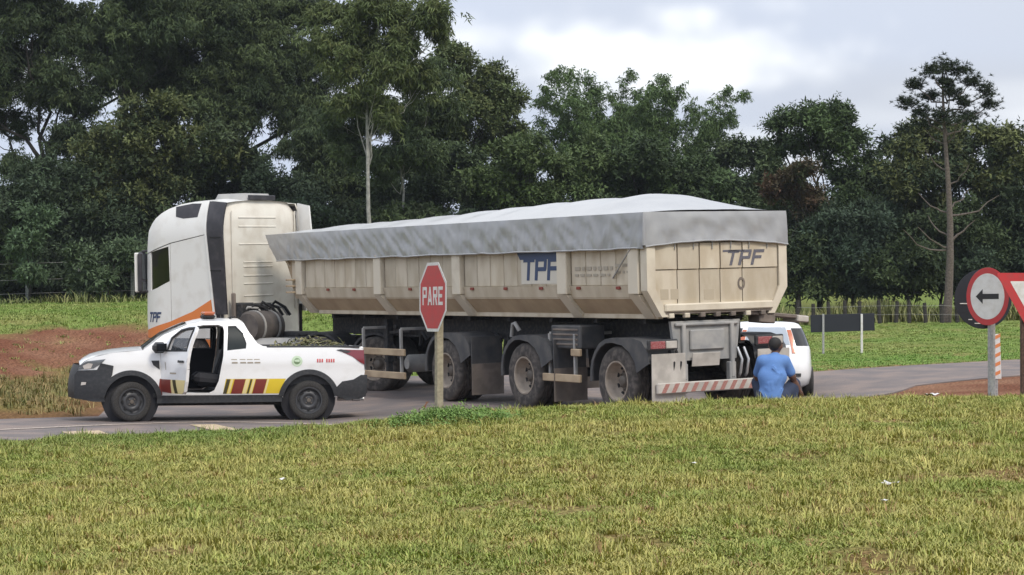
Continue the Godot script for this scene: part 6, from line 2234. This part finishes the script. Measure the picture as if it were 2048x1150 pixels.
func make_bamboo(col: float, d: float, seed_: int, label: String, hue: Color) -> void:
	var r := RandomNumberGenerator.new()
	r.seed = seed_
	var k := d / FOCAL
	var base := ground_at(px(col, d), d, -0.05)
	var t := thing("bamboo_clump", label, "bamboo", Transform3D(Basis(), base), "bamboo behind the trees")
	var st := begin()
	var xfs := []
	var cols := PackedColorArray()
	for i in 46:
		var a := r.randf() * TAU
		var foot := Vector3(cos(a), 0, sin(a)) * r.randf_range(0.2, 1.0)
		var h := r.randf_range(7.6, 11.4) if seed_ == 31 else r.randf_range(7.0, 10.4)
		var reach := Vector3(cos(a) * r.randf_range(0.6, 2.6), 0, sin(a) * 1.0)
		var pts := []
		var rad := []
		for j in 10:
			var f := j / 9.0
			var hang := 1.1 * pow(maxf(0.0, f - 0.72) / 0.28, 2.0) * r.randf_range(0.6, 1.0)
			pts.append(foot + reach * pow(f, 2.2) + Vector3(0, h * f - hang, 0) + reach.normalized() * hang * 0.5)
			rad.append(lerpf(0.045, 0.008, f))
		tube(st, pts, rad, 5, false)
		for j in range(2, 10):
			for n in 16:
				var p: Vector3 = pts[j].lerp(pts[mini(j + 1, 9)], r.randf())
				var sp := 0.34 - 0.022 * j
				p += Vector3(r.randfn(), r.randfn(), r.randfn()) * sp
				var sc := r.randf_range(0.35, 0.6)
				xfs.append(Transform3D((Basis(Vector3(r.randf_range(-1, 1), 0, r.randf_range(-1, 1)).normalized(), r.randf() * 0.8) * Basis(Vector3.UP, r.randf() * TAU)).scaled(Vector3(sc, sc, sc)), p))
				var v := r.randf_range(0.6, 1.15)
				cols.append(Color(hue.r * v, hue.g * v, hue.b * v))
	part("culms", st, plain("bamboo_culm", lin(0.09, 0.1, 0.04), 0.6), t).set_meta("kind", "stuff")
	foliage("crown", t, "fine", leaf_material("leaf_fine", 0.05), xfs, cols)

func make_grass() -> void:
	var r := RandomNumberGenerator.new()
	r.seed = 99
	var m := leaf_material("grass_blade", 0.16)
	var meshes := []
	for k in 3:
		meshes.append(sprig("grass", 200 + k))
	# near sward
	var xfs := [[], [], []]
	var cols := [PackedColorArray(), PackedColorArray(), PackedColorArray()]
	for i in 130000:
		var d := lerpf(12.5, 29.0, pow(r.randf(), 0.8))
		var half := 0.27 * d + 1.2
		var x := r.randf_range(-half, half)
		var cd := crest_depth(x)
		if d > cd + 1.2 + 0.5 * noise_c.get_noise_2d(x, d):
			continue
		if Geometry2D.is_point_in_polygon(Vector2(x, d), asphalt_outline):
			continue
		var n := noise_a.get_noise_2d(x * 3.0, d * 3.0)
		var q := noise_c.get_noise_2d(x * 1.3 + 40.0, d * 1.3)
		if q > 0.27 and r.randf() < 0.8:
			continue
		var tone := clampf(0.64 + 0.8 * n + 0.35 * q + r.randfn(0.0, 0.24), 0.0, 1.0)
		var c := Color(0.29, 0.36, 0.09).lerp(Color(0.52, 0.47, 0.16), tone)
		var edge := ss(cd - 2.5, cd, d) * (1.0 - ss(-3.0, 0.5, x))
		c = c.lerp(Color(0.17, 0.28, 0.07), edge * 0.6)
		if r.randf() < 0.05:
			c = Color(0.42, 0.27, 0.13)
		var v := r.randf_range(0.75, 1.2)
		var h := r.randf_range(0.045, 0.085) * clampf(1.0 + 0.5 * n + 0.9 * noise_c.get_noise_2d(x * 2.0, d * 2.0 + 90.0), 0.35, 1.9) * (1.8 if r.randf() < 0.05 else 1.0)
		var w := r.randf_range(0.06, 0.11)
		var k := i % 3
		xfs[k].append(Transform3D(Basis(Vector3.UP, r.randf() * TAU).scaled(Vector3(w, h, w)), ground_at(x, d, -0.006)))
		cols[k].append(Color(c.r * v, c.g * v, c.b * v))
	var near := Node3D.new()
	near.name = "lawn_grass"
	add_child(near)
	near.set_meta("kind", "stuff")
	tag(near, "short olive and straw-coloured grass covering the foreground mound", "grass")
	for k in 3:
		scatter("grass_tufts", near, meshes[k], m, xfs[k], cols[k]).set_meta("kind", "stuff")
	# bank and field beyond the road
	xfs = [[], [], []]
	cols = [PackedColorArray(), PackedColorArray(), PackedColorArray()]
	for i in 90000:
		var d := lerpf(33.0, 82.0, pow(r.randf(), 1.2))
		var half := 0.27 * d + 1.5
		var x := r.randf_range(-half, half)
		var e := edge_distance(x, d)
		if e < 0.25:
			continue
		var n := noise_a.get_noise_2d(x * 2.2, d * 2.2)
		var mm := noise_c.get_noise_2d(x, d)
		var c := Color(0.24, 0.35, 0.085).lerp(Color(0.38, 0.4, 0.14), clampf(0.3 + 0.9 * n + r.randfn(0, 0.2), 0.0, 1.0))
		var h := r.randf_range(0.05, 0.11)
		if x < -3.5:
			var t := e + 1.2 * n + 0.7 * mm
			if t > 1.9 and t < 5.2 and r.randf() < 0.93 and x < -5.5:
				continue
			if e < 0.9 and r.randf() < 0.75:
				continue
			if t <= 2.2:
				c = Color(0.2, 0.21, 0.08).lerp(Color(0.42, 0.3, 0.15), clampf(0.45 + r.randfn(0, 0.4), 0.0, 1.0))
				h = r.randf_range(0.08, 0.22)
				if r.randf() < 0.55:
					continue
		elif x > 3.0:
			h *= 0.6
			c = Color(0.25, 0.37, 0.09).lerp(Color(0.37, 0.42, 0.14), clampf(0.4 + 0.8 * n + r.randfn(0, 0.15), 0.0, 1.0))
			if e < 3.5:
				c = c.lerp(Color(0.2, 0.38, 0.08), 0.6)
		var v := r.randf_range(0.75, 1.2)
		var w := r.randf_range(0.07, 0.12) * (1.0 + d * 0.006)
		var k := i % 3
		xfs[k].append(Transform3D(Basis(Vector3.UP, r.randf() * TAU).scaled(Vector3(w, h, w)), ground_at(x, d, -0.01)))
		cols[k].append(Color(c.r * v, c.g * v, c.b * v))
	var far := Node3D.new()
	far.name = "verge_grass"
	add_child(far)
	far.set_meta("kind", "stuff")
	tag(far, "green grass over the red bank and the field beyond the road", "grass")
	for k in 3:
		scatter("grass_tufts", far, meshes[k], m, xfs[k], cols[k]).set_meta("kind", "stuff")
	# tall pale grass along the tree line
	xfs = []
	var cl := PackedColorArray()
	for i in 9000:
		var x := r.randf_range(-24, 26)
		var d := 73.0 + r.randf_range(-0.9, 2.4) + 1.0 * noise_a.get_noise_1d(x)
		var left := x < 4.0
		if (left and r.randf() < 0.93) or noise_a.get_noise_1d(x * 9.0) < -0.25:
			continue
		var h := r.randf_range(0.35, 0.85) * (1.0 + 0.6 * noise_a.get_noise_1d(x * 3.0)) * (0.7 if left else 1.0)
		var w := r.randf_range(0.3, 0.5)
		xfs.append(Transform3D(Basis(Vector3.UP, r.randf() * TAU).scaled(Vector3(w, h, w)), ground_at(x, d, -0.02)))
		var v := r.randf_range(0.7, 1.15)
		var c := Color(0.13, 0.17, 0.05).lerp(Color(0.38, 0.36, 0.16), clampf((0.15 if left else 0.6) + r.randfn(0, 0.3), 0.0, 1.0))
		cl.append(Color(c.r * v, c.g * v, c.b * v))
	var tall := Node3D.new()
	tall.name = "tall_grass"
	add_child(tall)
	tall.set_meta("kind", "stuff")
	tag(tall, "tall pale uncut grass along the foot of the trees", "grass")
	scatter("grass_tufts", tall, meshes[0], m, xfs, cl).set_meta("kind", "stuff")
	# weeds round the stop sign
	var base := ground_at(px(880, 25.2), 25.2)
	var wd := thing("weed_clump", "bright green weeds growing round the foot of the stop sign post", "weeds", Transform3D(Basis(), base))
	xfs = []
	cl = PackedColorArray()
	for i in 420:
		var x := r.randfn(0.15, 0.36)
		var z := r.randfn(0.0, 0.3)
		if absf(x) > 1.0:
			continue
		var hh := 0.11 * exp(-x * x * 1.4) * r.randf()
		var sc := r.randf_range(0.08, 0.16)
		var g := ground_at(base.x + x, -(base.z + z)) - base
		xfs.append(Transform3D(Basis(Vector3(r.randf_range(-1, 1), 0.2, r.randf_range(-1, 1)).normalized(), r.randf() * 0.7).scaled(Vector3(sc, sc, sc)), g + Vector3(0, hh + 0.03, 0)))
		var v := r.randf_range(0.6, 1.2)
		cl.append(Color(0.2 * v, 0.31 * v, 0.09 * v))
	foliage("weed_leaves", wd, "broad", leaf_material("leaf_broad", 0.05), xfs, cl)

func make_fences() -> void:
	var st: SurfaceTool
	var o := ground_at(px(160, 76.5), 76.5)
	var f := thing("wire_fence", "wire fence on pale concrete posts in front of the left trees", "fence", Transform3D(Basis(), o))
	var tops := []
	for c in [-50, 55, 160, 265, 370]:
		var g := ground_at(px(c, 76.5), 76.5, -0.1) - o
		st = begin()
		box(st, g + Vector3(0, 0.9, 0), Vector3(0.13, 1.9, 0.13), Basis(), 0.02)
		part("post", st, textured("concrete_post", tinted(151, 0.02, lin(0.13, 0.14, 0.13), lin(0.22, 0.22, 0.2), 0.3, 0.8), 1.0, 0.9), f)
		tops.append(g)
	for y in [0.5, 1.0, 1.6]:
		st = begin()
		var pts := []
		var rad := []
		for g in tops:
			pts.append(g + Vector3(0, y, 0.07))
			rad.append(0.006)
		tube(st, pts, rad, 4)
		part("wire", st, mats["dusty_grey"], f)
	o = ground_at(px(1770, 71.5), 71.5)
	f = thing("post_fence", "row of dark wooden fence posts in the tall grass at right", "fence", Transform3D(Basis(), o))
	var rf := RandomNumberGenerator.new()
	rf.seed = 6
	tops = []
	for k in 12:
		var c := 1590.0 + 33.0 * k + rf.randf_range(-5, 5)
		var g := ground_at(px(c, 71.5), 71.5, -0.1) - o
		st = begin()
		var h := rf.randf_range(0.75, 0.95)
		tube(st, [g, g + Vector3(rf.randf_range(-0.05, 0.05), h, 0)], [0.075, 0.06], 8)
		part("post", st, mats["bark_dark"], f)
		tops.append(g)
	for y in [0.4, 0.7]:
		st = begin()
		var pts := []
		var rad := []
		for g in tops:
			pts.append(g + Vector3(0, y, 0.07))
			rad.append(0.005)
		tube(st, pts, rad, 4)
		part("wire", st, mats["dusty_grey"], f)
